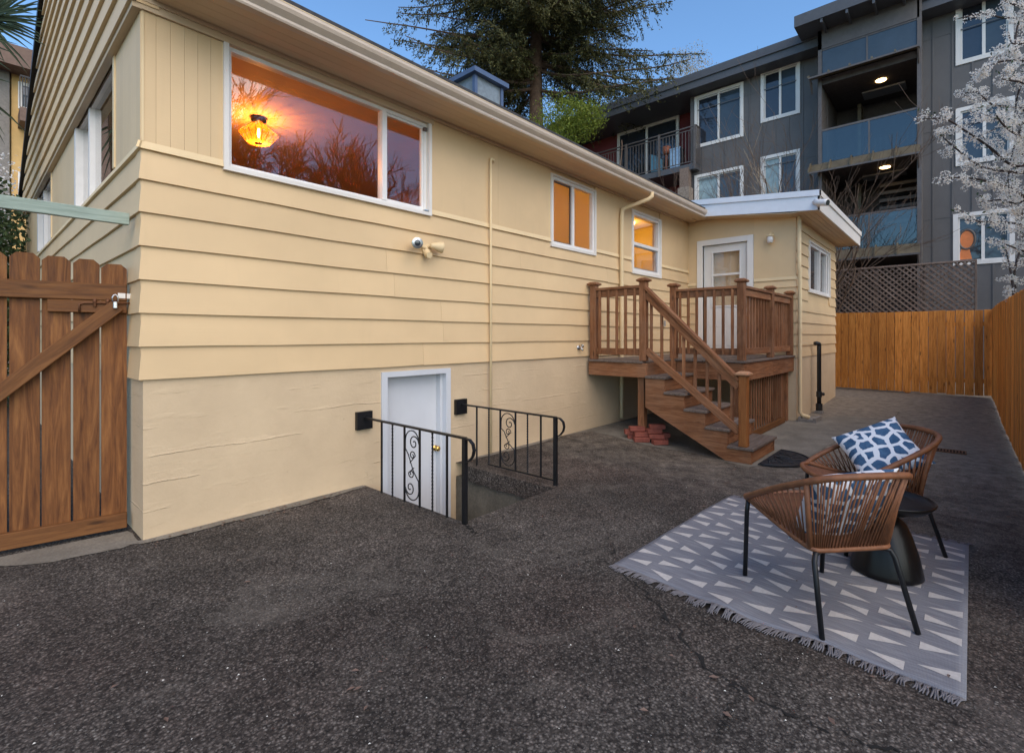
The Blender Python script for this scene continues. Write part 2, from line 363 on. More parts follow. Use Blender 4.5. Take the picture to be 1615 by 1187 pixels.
# ------------------------------------------------------------------ mesh helpers
class MB:
    def __init__(s): s.v = []; s.f = []
    def add(s, vs, fs):
        o = len(s.v); s.v.extend([tuple(p) for p in vs]); s.f.extend([tuple(i + o for i in f) for f in fs]); return s
    def box(s, x0, x1, y0, y1, z0, z1):
        x0, x1 = min(x0, x1), max(x0, x1); y0, y1 = min(y0, y1), max(y0, y1); z0, z1 = min(z0, z1), max(z0, z1)
        return s.add([(x0, y0, z0), (x1, y0, z0), (x1, y1, z0), (x0, y1, z0), (x0, y0, z1), (x1, y0, z1), (x1, y1, z1), (x0, y1, z1)],
                     [(0, 3, 2, 1), (4, 5, 6, 7), (0, 1, 5, 4), (1, 2, 6, 5), (2, 3, 7, 6), (3, 0, 4, 7)])
    def prism(s, poly, vec):                      # closed polygon (3D points) swept along vec
        n = len(poly); vec = Vector(vec); a = [Vector(p) for p in poly]; b = [p + vec for p in a]
        return s.add(a + b, [tuple(range(n))[::-1], tuple(range(n, 2 * n))] + [(i, (i + 1) % n, n + (i + 1) % n, n + i) for i in range(n)])
    def tube(s, pts, r, n=6, cap=True, closed=False):
        pts = [Vector(p) for p in pts]; m = len(pts)
        rs = r if isinstance(r, (list, tuple)) else [r] * m
        vs = []; up = Vector((0, 0, 1)); last = None
        for i, p in enumerate(pts):
            if closed: t = pts[(i + 1) % m] - pts[i - 1]
            else: t = pts[min(i + 1, m - 1)] - pts[max(i - 1, 0)]
            if t.length < 1e-9: t = Vector((0, 0, 1))
            t.normalize()
            if last is None:
                a = t.cross(up)
                if a.length < .05: a = t.cross(Vector((1, 0, 0)))
            else: a = last - t * last.dot(t)
            a.normalize(); last = a; b = t.cross(a)
            for k in range(n):
                q = 2 * math.pi * k / n; vs.append(p + (a * math.cos(q) + b * math.sin(q)) * rs[i])
        fs = []
        for i in range(m if closed else m - 1):
            j = (i + 1) % m
            for k in range(n): fs.append((i * n + k, i * n + (k + 1) % n, j * n + (k + 1) % n, j * n + k))
        if cap and not closed: fs.append(tuple(range(n))[::-1]); fs.append(tuple(range((m - 1) * n, m * n)))
        return s.add(vs, fs)
    def lathe(s, prof, c=(0, 0, 0), n=32):
        vs = [(c[0] + r * math.cos(2 * math.pi * k / n), c[1] + r * math.sin(2 * math.pi * k / n), c[2] + z) for r, z in prof for k in range(n)]
        fs = [(i * n + k, i * n + (k + 1) % n, (i + 1) * n + (k + 1) % n, (i + 1) * n + k) for i in range(len(prof) - 1) for k in range(n)]
        return s.add(vs, fs)
    def build(s, name, mat, parent=None, smooth=False, base=None):
        me = bpy.data.meshes.new(name); me.from_pydata(s.v, [], s.f)
        return link(name, me, mat, parent, smooth, base)
def fixn(me):
    import bmesh
    bm = bmesh.new(); bm.from_mesh(me); bmesh.ops.recalc_face_normals(bm, faces=bm.faces); bm.to_mesh(me); bm.free()
def link(name, me, mat, parent=None, smooth=False, base=None, fix=True):
    if fix and len(me.polygons) < 20000: fixn(me)
    if mat: me.materials.append(M[mat] if isinstance(mat, str) else mat)
    if smooth: me.polygons.foreach_set('use_smooth', [True] * len(me.polygons))
    o = bpy.data.objects.new(name, me); COL.objects.link(o)
    if base is not None:                           # move the origin to a sensible base
        b = Vector(base); me.transform(Matrix.Translation(-b)); o.location = b
    setp(o, parent); return o
def setp(o, parent):
    if parent is not None:
        o.parent = parent; o.matrix_parent_inverse = PINV.get(parent.name, Matrix.Identity(4)).copy()
PINV = {}
def wmat(o):                                       # world matrix without a depsgraph update
    m = Matrix.LocRotScale(o.location, o.rotation_euler, o.scale)
    if o.parent is not None: m = wmat(o.parent) @ o.matrix_parent_inverse @ m
    return m
def reg(o): PINV[o.name] = wmat(o).inverted()
def tag(o, label=None, cat=None, group=None, kind=None):
    for k, v in (('label', label), ('category', cat), ('group', group), ('kind', kind)):
        if v: o[k] = v
    return o
def thing(name, label, cat, loc=(0, 0, 0), rz=0, group=None):
    o = bpy.data.objects.new(name, None); COL.objects.link(o); o.location = loc; o.rotation_euler = (0, 0, rz); o.empty_display_size = .1
    tag(o, label, cat, group)
    if rz == 0: reg(o)                             # children given in world coordinates
    return o
BC = {}
def cbox(l, w, h, c, mat):                         # shared chamfered box mesh, centred
    key = (round(l, 3), round(w, 3), round(h, 3), round(c, 4), mat)
    if key in BC: return BC[key]
    l, w, h = key[0] / 2, key[1] / 2, key[2] / 2; c = min(c, l * .8, w * .8, h * .8)
    vs = []; idx = {}
    for sx in (-1, 1):
        for sy in (-1, 1):
            for sz in (-1, 1):
                for ax in range(3):
                    p = [sx * (l - (0 if ax == 0 else c)), sy * (w - (0 if ax == 1 else c)), sz * (h - (0 if ax == 2 else c))]
                    idx[(sx, sy, sz, ax)] = len(vs); vs.append(tuple(p))
    fs = []
    for sx in (-1, 1): fs.append([idx[(sx, a, b, 0)] for a, b in ((-1, -1), (1, -1), (1, 1), (-1, 1))])
    for sy in (-1, 1): fs.append([idx[(a, sy, b, 1)] for a, b in ((-1, -1), (1, -1), (1, 1), (-1, 1))])
    for sz in (-1, 1): fs.append([idx[(a, b, sz, 2)] for a, b in ((-1, -1), (1, -1), (1, 1), (-1, 1))])
    for s1 in (-1, 1):
        for s2 in (-1, 1):
            fs.append([idx[(s1, s2, -1, 0)], idx[(s1, s2, 1, 0)], idx[(s1, s2, 1, 1)], idx[(s1, s2, -1, 1)]])
            fs.append([idx[(s1, -1, s2, 0)], idx[(s1, 1, s2, 0)], idx[(s1, 1, s2, 2)], idx[(s1, -1, s2, 2)]])
            fs.append([idx[(-1, s1, s2, 1)], idx[(1, s1, s2, 1)], idx[(1, s1, s2, 2)], idx[(-1, s1, s2, 2)]])
            for s3 in (-1, 1): fs.append([idx[(s1, s2, s3, a)] for a in range(3)])
    me = bpy.data.meshes.new(mat + '_piece'); me.from_pydata(vs, [], fs); fixn(me); me.materials.append(M[mat])
    BC[key] = me; return me
def beam(name, p0, p1, w, h, mat, parent, c=.003, up=(0, 0, 1)):
    """a straight timber: local X runs p0 -> p1, w across, h towards `up`"""
    p0, p1 = Vector(p0), Vector(p1); d = p1 - p0; L = d.length; x = d / L; u = Vector(up)
    y = u.cross(x)
    if y.length < .05: u = Vector((0, 1, 0)); y = u.cross(x)
    y.normalize(); z = x.cross(y)
    o = bpy.data.objects.new(name, cbox(L, w, h, c, mat)); COL.objects.link(o)
    o.matrix_basis = Matrix.Translation((p0 + p1) / 2) @ Matrix((x, y, z)).transposed().to_4x4()
    setp(o, parent); return o
def abox(name, x0, x1, y0, y1, z0, z1, mat, parent, c=.003):   # axis box, long side made local X
    d = (abs(x1 - x0), abs(y1 - y0), abs(z1 - z0)); m = Vector(((x0 + x1) / 2, (y0 + y1) / 2, (z0 + z1) / 2)); k = d.index(max(d))
    if k == 0: return beam(name, m - Vector((d[0] / 2, 0, 0)), m + Vector((d[0] / 2, 0, 0)), d[1], d[2], mat, parent, c)
    if k == 1: return beam(name, m - Vector((0, d[1] / 2, 0)), m + Vector((0, d[1] / 2, 0)), d[0], d[2], mat, parent, c)
    return beam(name, m - Vector((0, 0, d[2] / 2)), m + Vector((0, 0, d[2] / 2)), d[0], d[1], mat, parent, c, (0, 1, 0))
def holes(u0, u1, z0, z1, hs):                     # rectangles left when holes are cut out of a wall
    us = sorted({u0, u1, *[min(max(h[i], u0), u1) for h in hs for i in (0, 1)]}); out = []
    for a, b in zip(us, us[1:]):
        m = (a + b) / 2; cur = z0
        for h in sorted([h for h in hs if h[0] < m < h[1]], key=lambda h: h[2]):
            if h[2] > cur: out.append((a, b, cur, min(h[2], z1)))
            cur = max(cur, h[3])
        if cur < z1: out.append((a, b, cur, z1))
    return out
def quads(name, vs, mat, parent, base=None):       # vs: (n,4,3) numpy quads
    n = len(vs); me = bpy.data.meshes.new(name)
    me.vertices.add(n * 4); me.vertices.foreach_set('co', vs.reshape(-1))
    me.loops.add(n * 4); me.loops.foreach_set('vertex_index', np.arange(n * 4))
    me.polygons.add(n); me.polygons.foreach_set('loop_start', np.arange(n) * 4); me.polygons.foreach_set('loop_total', np.full(n, 4))
    me.update(calc_edges=True); me.validate()
    return link(name, me, mat, parent, False, base, fix=False)
def sprays(c, d, ln, wd):                          # leaf quads: centre, direction, length, width
    n = len(c); d = d / np.linalg.norm(d, axis=1, keepdims=True)
    r = np.random.normal(size=(n, 3)); s = np.cross(d, r); s /= np.linalg.norm(s, axis=1, keepdims=True)
    a = d * (ln / 2)[:, None]; b = s * (wd / 2)[:, None]
    return np.stack([c - a, c + b * 1.0 - a * .1, c + a, c - b - a * .1], 1)

# ------------------------------------------------------------------ ground
X0, YW, XD, YA, XF = .578 * H, 2.948 * H, 7.10 * H, 1.55 * H, 9.75 * H     # house corner, long wall, porch wall, annexe side wall, annexe end
PX0, PX1, PY0 = 1.80 * H, 2.604 * H, 1.975 * H                            # stairwell opening
def lines(lo, hi, step, extra, far):
    v = list(np.arange(lo, hi + 1e-6, step)) + extra + far
    v = sorted(v); out = [v[0]]
    for a in v[1:]:
        if a - out[-1] > 1e-4: out.append(a)
    return out
gx = lines(-3, 16, .25, [PX0, PX1], [-220, -90, -40, -20, -9, 20, 30, 50, 90, 220])
gy = lines(-4, 6, .25, [PY0, YW + .3], [-220, -90, -40, -20, -9, 9, 14, 24, 50, 90, 220])
vi = {}; gv = []; gf = []
def gvert(i, j):
    if (i, j) not in vi: vi[(i, j)] = len(gv); gv.append((gx[i], gy[j], gz(gx[i], gy[j])))
    return vi[(i, j)]
for i in range(len(gx) - 1):
    for j in range(len(gy) - 1):
        mx, my = (gx[i] + gx[i + 1]) / 2, (gy[j] + gy[j + 1]) / 2
        if PX0 < mx < PX1 and PY0 < my < YW + .3: continue
        gf.append((gvert(i, j), gvert(i + 1, j), gvert(i + 1, j + 1), gvert(i, j + 1)))
me = bpy.data.meshes.new('ground'); me.from_pydata(gv, [], gf)
ground = tag(link('ground', me, 'ground', None, True), 'dark exposed aggregate paving of the back yard', None, None, 'structure')
# smooth concrete laid round the steps and the annexe
def sheet(name, poly, mat, lift, parent, step=.25, kind=None):
    import bmesh
    bm = bmesh.new(); bm.faces.new([bm.verts.new((p[0], p[1], 0)) for p in poly])
    xs = [p[0] for p in poly]; ys = [p[1] for p in poly]
    for a, (lo, hi) in ((0, (min(xs), max(xs))), (1, (min(ys), max(ys)))):
        k = lo + step
        while k < hi:
            co = Vector((k, 0, 0)) if a == 0 else Vector((0, k, 0)); no = Vector((1, 0, 0)) if a == 0 else Vector((0, 1, 0))
            bmesh.ops.bisect_plane(bm, geom=bm.verts[:] + bm.edges[:] + bm.faces[:], plane_co=co, plane_no=no); k += step
    for v in bm.verts: v.co.z = gz(v.co.x, v.co.y) + lift
    me = bpy.data.meshes.new(name); bm.to_mesh(me); bm.free()
    o = link(name, me, mat, parent, False); 
    if kind: o['kind'] = kind
    return o
def zig(pts, amp, n=5):
    out = []
    for a, b in zip(pts, pts[1:]):
        a, b = Vector(a), Vector(b); d = (b - a); nn = Vector((-d.y, d.x)).normalized()
        for k in range(n): out.append(a + d * (k / n) + nn * random.uniform(-amp, amp))
    out.append(Vector(pts[-1])); return out
edge = [gg(*p).xy for p in ((930, 680), (1010, 700), (1100, 716), (1180, 737), (1260, 730), (1300, 706), (1392, 662), (1330, 655))]
pad = sheet('concrete_pad', zig(edge[:5], .02, 4) + edge[5:] + [Vector((XD + .02, YA)), Vector((XD + .02, YW - .02)), Vector((3.9 * H, YW - .02))], 'pad', .005, ground)
pad.parent = None; tag(pad, 'smoother grey concrete round the deck stairs and annexe', None, None, 'structure')
patch = sheet('concrete_pad', zig([gg(200, 838).xy, gg(223, 856).xy, gg(160, 872).xy, gg(60, 890).xy, gg(-40, 895).xy], .015, 4) + [Vector((-.4, 3.25 * H)), Vector((.3, 3.2 * H))], 'pad', .004, None)
tag(patch, 'smooth grey concrete strip below the timber gate', None, None, 'structure')
strip = sheet('concrete_pad', zig([(X0 - .02, YW - .05), (X0 + 1.0, YW - .10), (PX0 - .1, YW - .06), (PX0 - .02, YW - .03)], .02, 8) + [Vector((PX0 - .02, YW + .02)), Vector((X0 - .02, YW + .02))], 'pad', .006, None)
tag(strip, 'ragged cement strip along the foot of the foundation wall', None, None, 'structure')
strip2 = sheet('concrete_pad', zig([(PX1 + .1, YW - .05), (PX1 + .9, YW - .09), (PX1 + 1.9, YW - .05), (3.95 * H, YW - .06)], .02, 6) + [Vector((3.95 * H, YW + .02)), Vector((PX1 + .1, YW + .02))], 'pad', .006, None)
tag(strip2, 'ragged cement strip between the stairwell and the deck', None, None, 'structure')
# cracks: narrow ragged flat ribbons, groove shadow painted as near-black colour
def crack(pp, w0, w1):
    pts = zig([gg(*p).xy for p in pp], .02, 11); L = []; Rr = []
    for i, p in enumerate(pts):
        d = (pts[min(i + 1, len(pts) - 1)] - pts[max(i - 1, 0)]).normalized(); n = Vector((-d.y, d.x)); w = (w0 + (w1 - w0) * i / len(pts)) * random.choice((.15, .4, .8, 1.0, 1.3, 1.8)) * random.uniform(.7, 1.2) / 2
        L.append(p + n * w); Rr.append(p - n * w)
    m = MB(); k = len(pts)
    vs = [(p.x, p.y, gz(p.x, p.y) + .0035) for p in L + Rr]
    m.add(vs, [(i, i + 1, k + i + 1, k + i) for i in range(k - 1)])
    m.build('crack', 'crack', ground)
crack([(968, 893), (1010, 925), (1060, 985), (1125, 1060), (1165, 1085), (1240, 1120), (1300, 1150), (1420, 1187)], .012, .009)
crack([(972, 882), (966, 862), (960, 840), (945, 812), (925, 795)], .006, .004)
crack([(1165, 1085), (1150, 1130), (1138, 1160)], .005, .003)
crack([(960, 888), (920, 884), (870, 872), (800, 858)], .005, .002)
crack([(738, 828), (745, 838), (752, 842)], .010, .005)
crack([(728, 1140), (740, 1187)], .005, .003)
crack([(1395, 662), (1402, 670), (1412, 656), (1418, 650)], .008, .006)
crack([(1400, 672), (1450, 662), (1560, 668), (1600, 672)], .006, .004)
# pale petals and chips lying about
m = MB()
for _ in range(260):
    p = gg(random.uniform(0, 1600), random.uniform(700, 1180)) if random.random() < .6 else gg(random.uniform(900, 1590), random.uniform(640, 780))
    if PX0 - .05 < p.x < PX1 + .05 and p.y > PY0 - .05: continue
    if p.y > YW - .02: continue
    r = random.uniform(.002, .0055); q = random.uniform(0, 6.3)
    c, s = math.cos(q) * r, math.sin(q) * r; z = gz(p.x, p.y) + .007
    m.add([(p.x + c, p.y + s, z), (p.x - s * .6, p.y + c * .6, z + .002), (p.x - c, p.y - s, z), (p.x + s * .6, p.y - c * .6, z + .003)], [(0, 1, 2, 3)])
tag(m.build('petal_litter', 'white_petal_litter'), 'tiny pale petals and chips scattered over the paving', 'petals', None, 'stuff')
m = MB()
for _ in range(420):
    r_ = random.random()
    if r_ < .35: x, y = random.uniform(X0, 4.3 * H), YW - abs(random.gauss(0, .07)) - .03
    elif r_ < .75: x, y = random.uniform(4.5, 14), -.375 * H + abs(random.gauss(0, .12)) + .02
    elif r_ < .9: x, y = 11.0 * H - abs(random.gauss(0, .15)) - .03, random.uniform(-.3, 2.2)
    else: p = gg(random.uniform(100, 1500), random.uniform(760, 1150)); x, y = p.x, p.y
    if PX0 - .1 < x < PX1 + .1 and y > PY0 - .05: continue
    r = random.uniform(.006, .020); q = random.uniform(0, 6.3); c, s = math.cos(q) * r, math.sin(q) * r; z = gz(x, y) + .009
    m.add([(x + c, y + s, z), (x - s * .45, y + c * .45, z + random.uniform(.001, .006)), (x - c, y - s, z), (x + s * .45, y - c * .45, z + random.uniform(.001, .004))], [(0, 1, 2, 3)])
tag(m.build('leaf_litter', 'brownfascia'), 'dry brown leaf bits gathered along the wall and fences', 'leaves', None, 'stuff')
# sunken stairwell in front of the basement door
pit = thing('stairwell', 'sunken concrete stairwell in front of the basement door', 'stairwell', (PX0, PY0, 0)); pit['kind'] = 'structure'; del pit['category']
PD = -1.02
MB().box(PX0 - .2, PX0, PY0, YW, PD - .1, -.004).build('side_wall', 'pitwall', pit)
MB().box(PX1, PX1 + .2, PY0, YW, PD - .1, -.14).build('side_wall', 'pitwall', pit)
lip = MB(); lp = zig([(PX1 - .03, PY0 + .01), (PX1 - .035, YW - .22)], .006, 9) + [Vector((PX1 - .012, YW - .15)), Vector((PX1 + .05, YW - .12))]
lip.add([(p.x, p.y, .006) for p in lp] + [(p.x + .006, p.y, -.15 + random.uniform(-.012, .012)) for p in lp] + [(PX1 + .06, p.y, .006) for p in lp],
        [(i, i + 1, len(lp) + i + 1, len(lp) + i) for i in range(len(lp) - 1)] + [(2 * len(lp) + i, 2 * len(lp) + i + 1, i + 1, i) for i in range(len(lp) - 1)] + [(0, len(lp), 2 * len(lp))])
lip.build('lip', 'ground', pit)
MB().box(PX0, PX1, PY0, YW + .3, PD - .1, PD).build('floor', 'pad', pit)
for k in range(4):
    zt = -.2 * (k + 1); MB().box(PX0 + .001, PX1 - .001, PY0 + .2 * k, PY0 + .2 * (k + 1), PD, zt).build('step', 'pad', pit)
MB().box(PX0 - .1, PX1 + .1, PY0 - .2, PY0 - .002, PD, -.006).build('edge_wall', 'pitwall', pit)

# ------------------------------------------------------------------ the cream house
house = thing('house', 'cream clapboard house with painted foundation, long eave and flat-roofed annexe', 'house', (X0, YW, 0))
ZS = [zz(v) for v in (.907, .759, .600, .4366, .272, .110, -.054, -.215)]     # lower edges of ledge and boards
ZF, ZL0, ZL1, ZSOF = ZS[-1], zz(.907), zz(.945), zz(1.637)
BW = dict(big=(.962, 2.322, .915, 1.575), bath=(3.838, 4.585, .890, 1.555), kit=(5.446, 6.158, .790, 1.50))
BW = {k: (a * H, b * H, zz(c), zz(d)) for k, (a, b, c, d) in BW.items()}
DB = (1.932 * H, 2.535 * H, -1.02, zz(-.252))                                 # basement doorway in the foundation
# structural wall behind the cladding
m = MB()
for a, b, c, d in holes(X0, XD, ZF - .01, ZSOF + .12, list(BW.values())): m.box(a, b, YW + .012, YW + .13, c, d)
m.build('wall_core', 'paint', house)
m = MB()
for a, b, c, d in holes(X0 + .012, XD + .02, -1.25, ZF, [DB]): m.box(a, b, YW + .008, YW + .22, c, d)
m.build('foundation_wall', 'found', house)
m = MB(); m.box(X0 + .012, X0 + .2, YW + .22, 9.4 * H, -.3, ZF); m.build('foundation_wall', 'found', house)
# lapped boards: `o` is how far the face stands out
def lap(name, u0, u1, z0, z1, face, near_mitre=False, far_mitre=False, mat='paint', ot=.006, ob=.027):
    m = MB(); n = max(1, int(abs(u1 - u0) / .4)); pts = []
    for i in range(n + 1):
        u = u0 + (u1 - u0) * i / n; end = i in (0, n); jz = 0 if end else random.gauss(0, .0016); jo = 0 if end else random.gauss(0, .0012)
        mit = near_mitre if i == 0 else far_mitre if i == n else False
        for o, z in ((0, z0 + jz), (ob + jo, z0 + jz), (ot, z1), (0, z1)):
            du = (-o if i == 0 else o) if mit else 0
            pts.append(face(u + du, o, z))
    fs = [(0, 1, 2, 3), (4 * n + 3, 4 * n + 2, 4 * n + 1, 4 * n)] + [(4 * i + k, 4 * i + 4 + k, 4 * i + 4 + (k + 1) % 4, 4 * i + (k + 1) % 4) for i in range(n) for k in range(4)]
    m.add(pts, fs)
    return m.build(name, mat, house)
fA = lambda u, o, z: (u, YW + .012 - o, z)
fL = lambda u, o, z: (X0 + .012 - o, u, z)
DSX = 5.30 * H
for i in range(7):
    zt, zb = ZS[i] + (.0 if i == 0 else .012), ZS[i + 1]
    segs = [(X0 + .012, XD - .01)]
    if i == 0: segs = [(X0 + .012, BW['kit'][0] - .02), (BW['kit'][1] + .02, XD - .01)]
    else:                                            # butt joints
        j = random.uniform(.2, .45) * (XD - X0) + X0; j2 = random.uniform(.6, .85) * (XD - X0) + X0; segs = [(X0 + .012, j - .001), (j + .001, j2 - .001), (j2 + .001, XD - .01)]
    for k, (a, b) in enumerate(segs):
        dz = random.uniform(-.004, .004) if k else 0
        lap('siding_board', a, b, zb + dz, zt, fA, k == 0)
    lap('siding_board', YW + .012, 9.35 * H, zb, zt, fL, True)
# ledge strip and wall panels between the windows
spans = [(X0, BW['big'][0] - .03), (BW['big'][1] + .03, BW['bath'][0] - .03), (BW['bath'][1] + .03, BW['kit'][0] - .02), (BW['kit'][1] + .02, XD - .002)]
for k, (a, b) in enumerate(spans):
    lap('ledge_strip', a, b, ZL0, ZL1, fA, k == 0, False, 'trim', .016, .03)
npl = 6; w = (spans[0][1] - X0) / npl
for k in range(npl): 
    MB().box(X0 + k * w + .0007, X0 + (k + 1) * w - .0007, YW - .003, YW + .011, ZL1 - .004, zz(1.577)).build('wall_plank', 'paint', house)
for a, b in spans[1:]:
    n = max(1, round((b - a) / 1.1)); w = (b - a) / n
    for k in range(n): MB().box(a + k * w + .0012, a + (k + 1) * w - .0012, YW - .003, YW + .011, ZL1 - .004, ZSOF - .002).build('wall_panel', 'paint', house)
MB().box(X0 + .001, X0 + .014, YW - .007, YW + .004, ZL1, zz(1.577)).build('corner_bead', 'trim', house)
MB().box(X0 - .02, BW['big'][1] + .06, YW - .022, YW + .012, zz(1.578), zz(1.62)).build('frieze_board', 'soffit', house)
MB().box(X0, XD - .3, YW - .034, YW - .0035, zz(1.615), ZSOF - .001).build('frieze_moulding', 'soffit', house)
# gable end to the left: ledge, panels, windows, jutting upper siding
WL = [(3.569 * H, 5.043 * H), (6.546 * H, 7.886 * H)]; ZW0, ZW1 = zz(.935), zz(1.60)
m = MB()
for a, b, c, d in holes(YW + .13, 9.35 * H, ZF, zz(1.68), [(u, v, ZW0, ZW1) for u, v in WL]): m.box(X0 + .012, X0 + .13, a, b, c, d)
m.build('wall_core', 'paint', house)
lap('ledge_strip', YW, 9.35 * H, ZL0, ZL1, fL, True, False, 'trim', .016, .03)
ypan = [(YW + .0, WL[0][0] - .05), (WL[0][1] + .0, WL[1][0] - .05), (WL[1][1], 9.35 * H)]
for a, b in ypan:
    n = max(1, round((b - a) / .13)) if a < YW + .1 else max(1, round((b - a) / .9)); w = (b - a) / n
    for k in range(n): MB().box(X0 - .003, X0 + .011, a + k * w + .0012, a + (k + 1) * w - .0012, ZL1 - .004, ZW1 + .02).build('wall_plank', 'paint', house)
    MB().box(X0 - .014, X0 + .01, b + .0, b + .05, ZL1, ZW1).build('casing', 'trim', house)
    MB().box(X0 - .03, X0 + .01, a, b, ZW1 - .01, ZW1 + .04).build('head_moulding', 'trim', house)
def window(name, fr, pane, sub, parent=house, mat='vinyl', label=None):
    o = fr.build(name, mat, parent); reg(o)
    if label: o['label'] = label
    for nm, mb, mt in sub: mb.build(nm, mt, o)
    return o
for a, b in WL:
    f = MB(); x0, x1 = X0 + .02, X0 + .085
    f.box(x0, x1, a, b, ZW0, ZW0 + .035); f.box(x0, x1, a, b, ZW1 - .035, ZW1); f.box(x0, x1, a, a + .04, ZW0 + .035, ZW1 - .035); f.box(x0 - .03, x1, b - .09, b, ZW0 + .035, ZW1 - .035)
    mid = a + (b - a) * .62; f.box(x0 - .012, x1, mid - .03, mid + .03, ZW0 + .035, ZW1 - .035)
    g1 = MB().box(X0 + .05, X0 + .056, a + .04, mid - .03, ZW0 + .035, ZW1 - .035)
    g2 = MB().box(X0 + .05, X0 + .056, mid + .03, b - .09, ZW0 + .035, ZW1 - .035)
    window('window', f, None, [('pane', g1, 'glass'), ('pane', g2, 'glass')])
ZR, SL = zz(1.70), .535                                                     # eave height and roof pitch
YE0, YE1 = 2.60 * H, 9.95 * H; YR = (YE0 + YE1) / 2
def rz(y): return ZR + SL * (min(y, YE1 - (y - YE0) if y > YR else y) - YE0) if y <= YR else ZR + SL * (YE1 - y)
zb = zz(1.60); k = 0
while zb < rz(YR) - .3:
    zt = zb + .212; ya = max(YW - .04, YE0 + (zt - ZR) / SL + .02); yb = min(9.45 * H, YE1 - (zt - ZR) / SL - .02)
    if yb - ya < .3: break
    cut = [(ya, yb)]
    if k in (4, 5): cut = [(ya, 5.2 * H), (5.2 * H + .004, yb)]
    for a, b in cut:
        o = lap('siding_board', a, b, zb, zt + .012, lambda u, o, z: (X0 - .038 - o, u, z), False, False, 'paint', .006, .032)
    zb = zt; k += 1
MB().box(X0 - .05, X0 + .0, YW - .02, 9.42 * H, zz(1.575), zz(1.602)).build('gable_soffit_strip', 'soffit', house)
tri = [(X0 - .03, YW - .03, zz(1.60)), (X0 - .03, YW - .03, rz(YW) - .03), (X0 - .03, YR, rz(YR) - .03), (X0 - .03, 9.4 * H, rz(9.4 * H) - .03), (X0 - .03, 9.4 * H, zz(1.60))]
MB().prism(tri, (.12, 0, 0)).build('gable_wall', 'paint', house)
# roof
rf = MB(); XR0, XR1 = X0 - .065, XF - .6
for ya, yb in ((YE0, YR), (YE1, YR)):
    rf.prism([(XR0, ya, ZR), (XR0, yb, rz(YR)), (XR0, yb, rz(YR) + .10), (XR0, ya, ZR + .07)], (XR1 - XR0, 0, 0))
roof = rf.build('roof', 'roof', house); reg(roof)
MB().prism([(XR0 - .03, YE1 + .02, ZR - .02), (XR0 - .03, YR, rz(YR) - .02), (XR0 - .03, YR, rz(YR) + .11), (XR0 - .03, YE1 + .02, ZR + .09)], (.028, 0, 0)).build('rake_board', 'black', roof)
MB().prism([(XR0 - .03, YE0 + .05, ZR - .02), (XR0 - .03, YR, rz(YR) - .02), (XR0 - .03, YR, rz(YR) + .11), (XR0 - .03, YE0 + .05, ZR + .09)], (.028, 0, 0)).build('rake_board', 'black', roof)
MB().box(XR1 - .12, XR1, YW + .2, 9.4 * H, -.1, ZR + .3).build('end_wall', 'paint', house)
MB().box(X0 + .02, XR1, 9.3 * H, 9.4 * H, -.1, ZR).build('back_wall', 'paint', house)
# chimney cap box
CY = 5.2 * H; c0 = yp(749, 108, CY); c1 = yp(794, 140, CY); cl = (c1 - c0).x
zt = c0.z; cw = 1.0; xa, xb_ = c0.x, c1.x
ch = MB(); t_ = .07; zg0 = zt - .52
for (x, y) in ((xa, CY), (xb_ - t_, CY), (xa, CY + cw - t_), (xb_ - t_, CY + cw - t_)): ch.box(x, x + t_, y, y + t_, zt - 1.5, zt - .09)
ch.box(xa + .02, xb_ - .02, CY + .02, CY + cw - .02, zt - 1.5, zg0)
chim = ch.build('chimney', 'bluemetal', roof)
for y in (CY + .03, CY + cw - .036): MB().box(xa + t_, xb_ - t_, y, y + .006, zg0, zt - .09).build('chimney_panel', 'chimpane', roof)
for x in (xa + .03, xb_ - .036): MB().box(x, x + .006, CY + t_, CY + cw - t_, zg0, zt - .09).build('chimney_panel', 'chimpane', roof)
MB().box(xa - .08, xb_ + .08, CY - .08, CY + cw + .08, zt - .09, zt + .0).build('chimney_cap', 'bluemetal', roof)
# soffit boards, gutter, spouts
YSO = 2.667 * H; nb = 4; w = (YW - .034 - YSO) / nb
for k in range(nb):
    MB().box(XR0 + .1, 6.83 * H + (.4 if k > 1 else 0), YSO + k * w + .001, YSO + (k + 1) * w - .001, ZSOF, ZSOF + .018).build('soffit_board', 'soffit', house)
MB().box(XR0 + .1, 6.83 * H, YSO - .02, YSO - .001, ZSOF - .012, ZR + .02).build('fascia_board', 'soffit', house)
gy1 = YSO - .022; gp_ = [(0, 0), (-.055, 0), (-.062, .012), (-.062, .03), (-.095, .062), (-.105, .085), (-.105, .108), (-.098, .108), (-.098, .09), (-.09, .07), (-.056, .034), (-.05, .008), (0, .008)]
GZ0 = zz(1.706) - .108; GX1 = 6.93 * H
gut = MB(); gut.prism([(XR0 + .05, gy1 + a, GZ0 + b) for a, b in gp_], (GX1 - XR0 - .05, 0, 0)); guto = gut.build('gutter', 'gutter', house); reg(guto)
MB().prism([(GX1, gy1, GZ0), (GX1, gy1 - .062, GZ0), (GX1, gy1 - .062, GZ0 + .03), (GX1, gy1 - .105, GZ0 + .085), (GX1, gy1 - .105, GZ0 + .108), (GX1, gy1, GZ0 + .108)], (.004, 0, 0)).build('gutter_end', 'gutter', guto)
MB().prism([(XR0 + .05, gy1 - .0985, GZ0 + .1085), (XR0 + .05, gy1 - .107, GZ0 + .1085), (XR0 + .05, gy1 - .107, GZ0 + .1145), (XR0 + .05, gy1 - .0985, GZ0 + .1145)], (GX1 - XR0 - .05, 0, 0)).build('gutter_lip_highlight', 'trim', guto)  # highlight along the gutter's top edge, painted as a paler strip
dsx = yp(980, 400, YW - .04).x; e0 = yp(1028, 318, gy1 - .05)
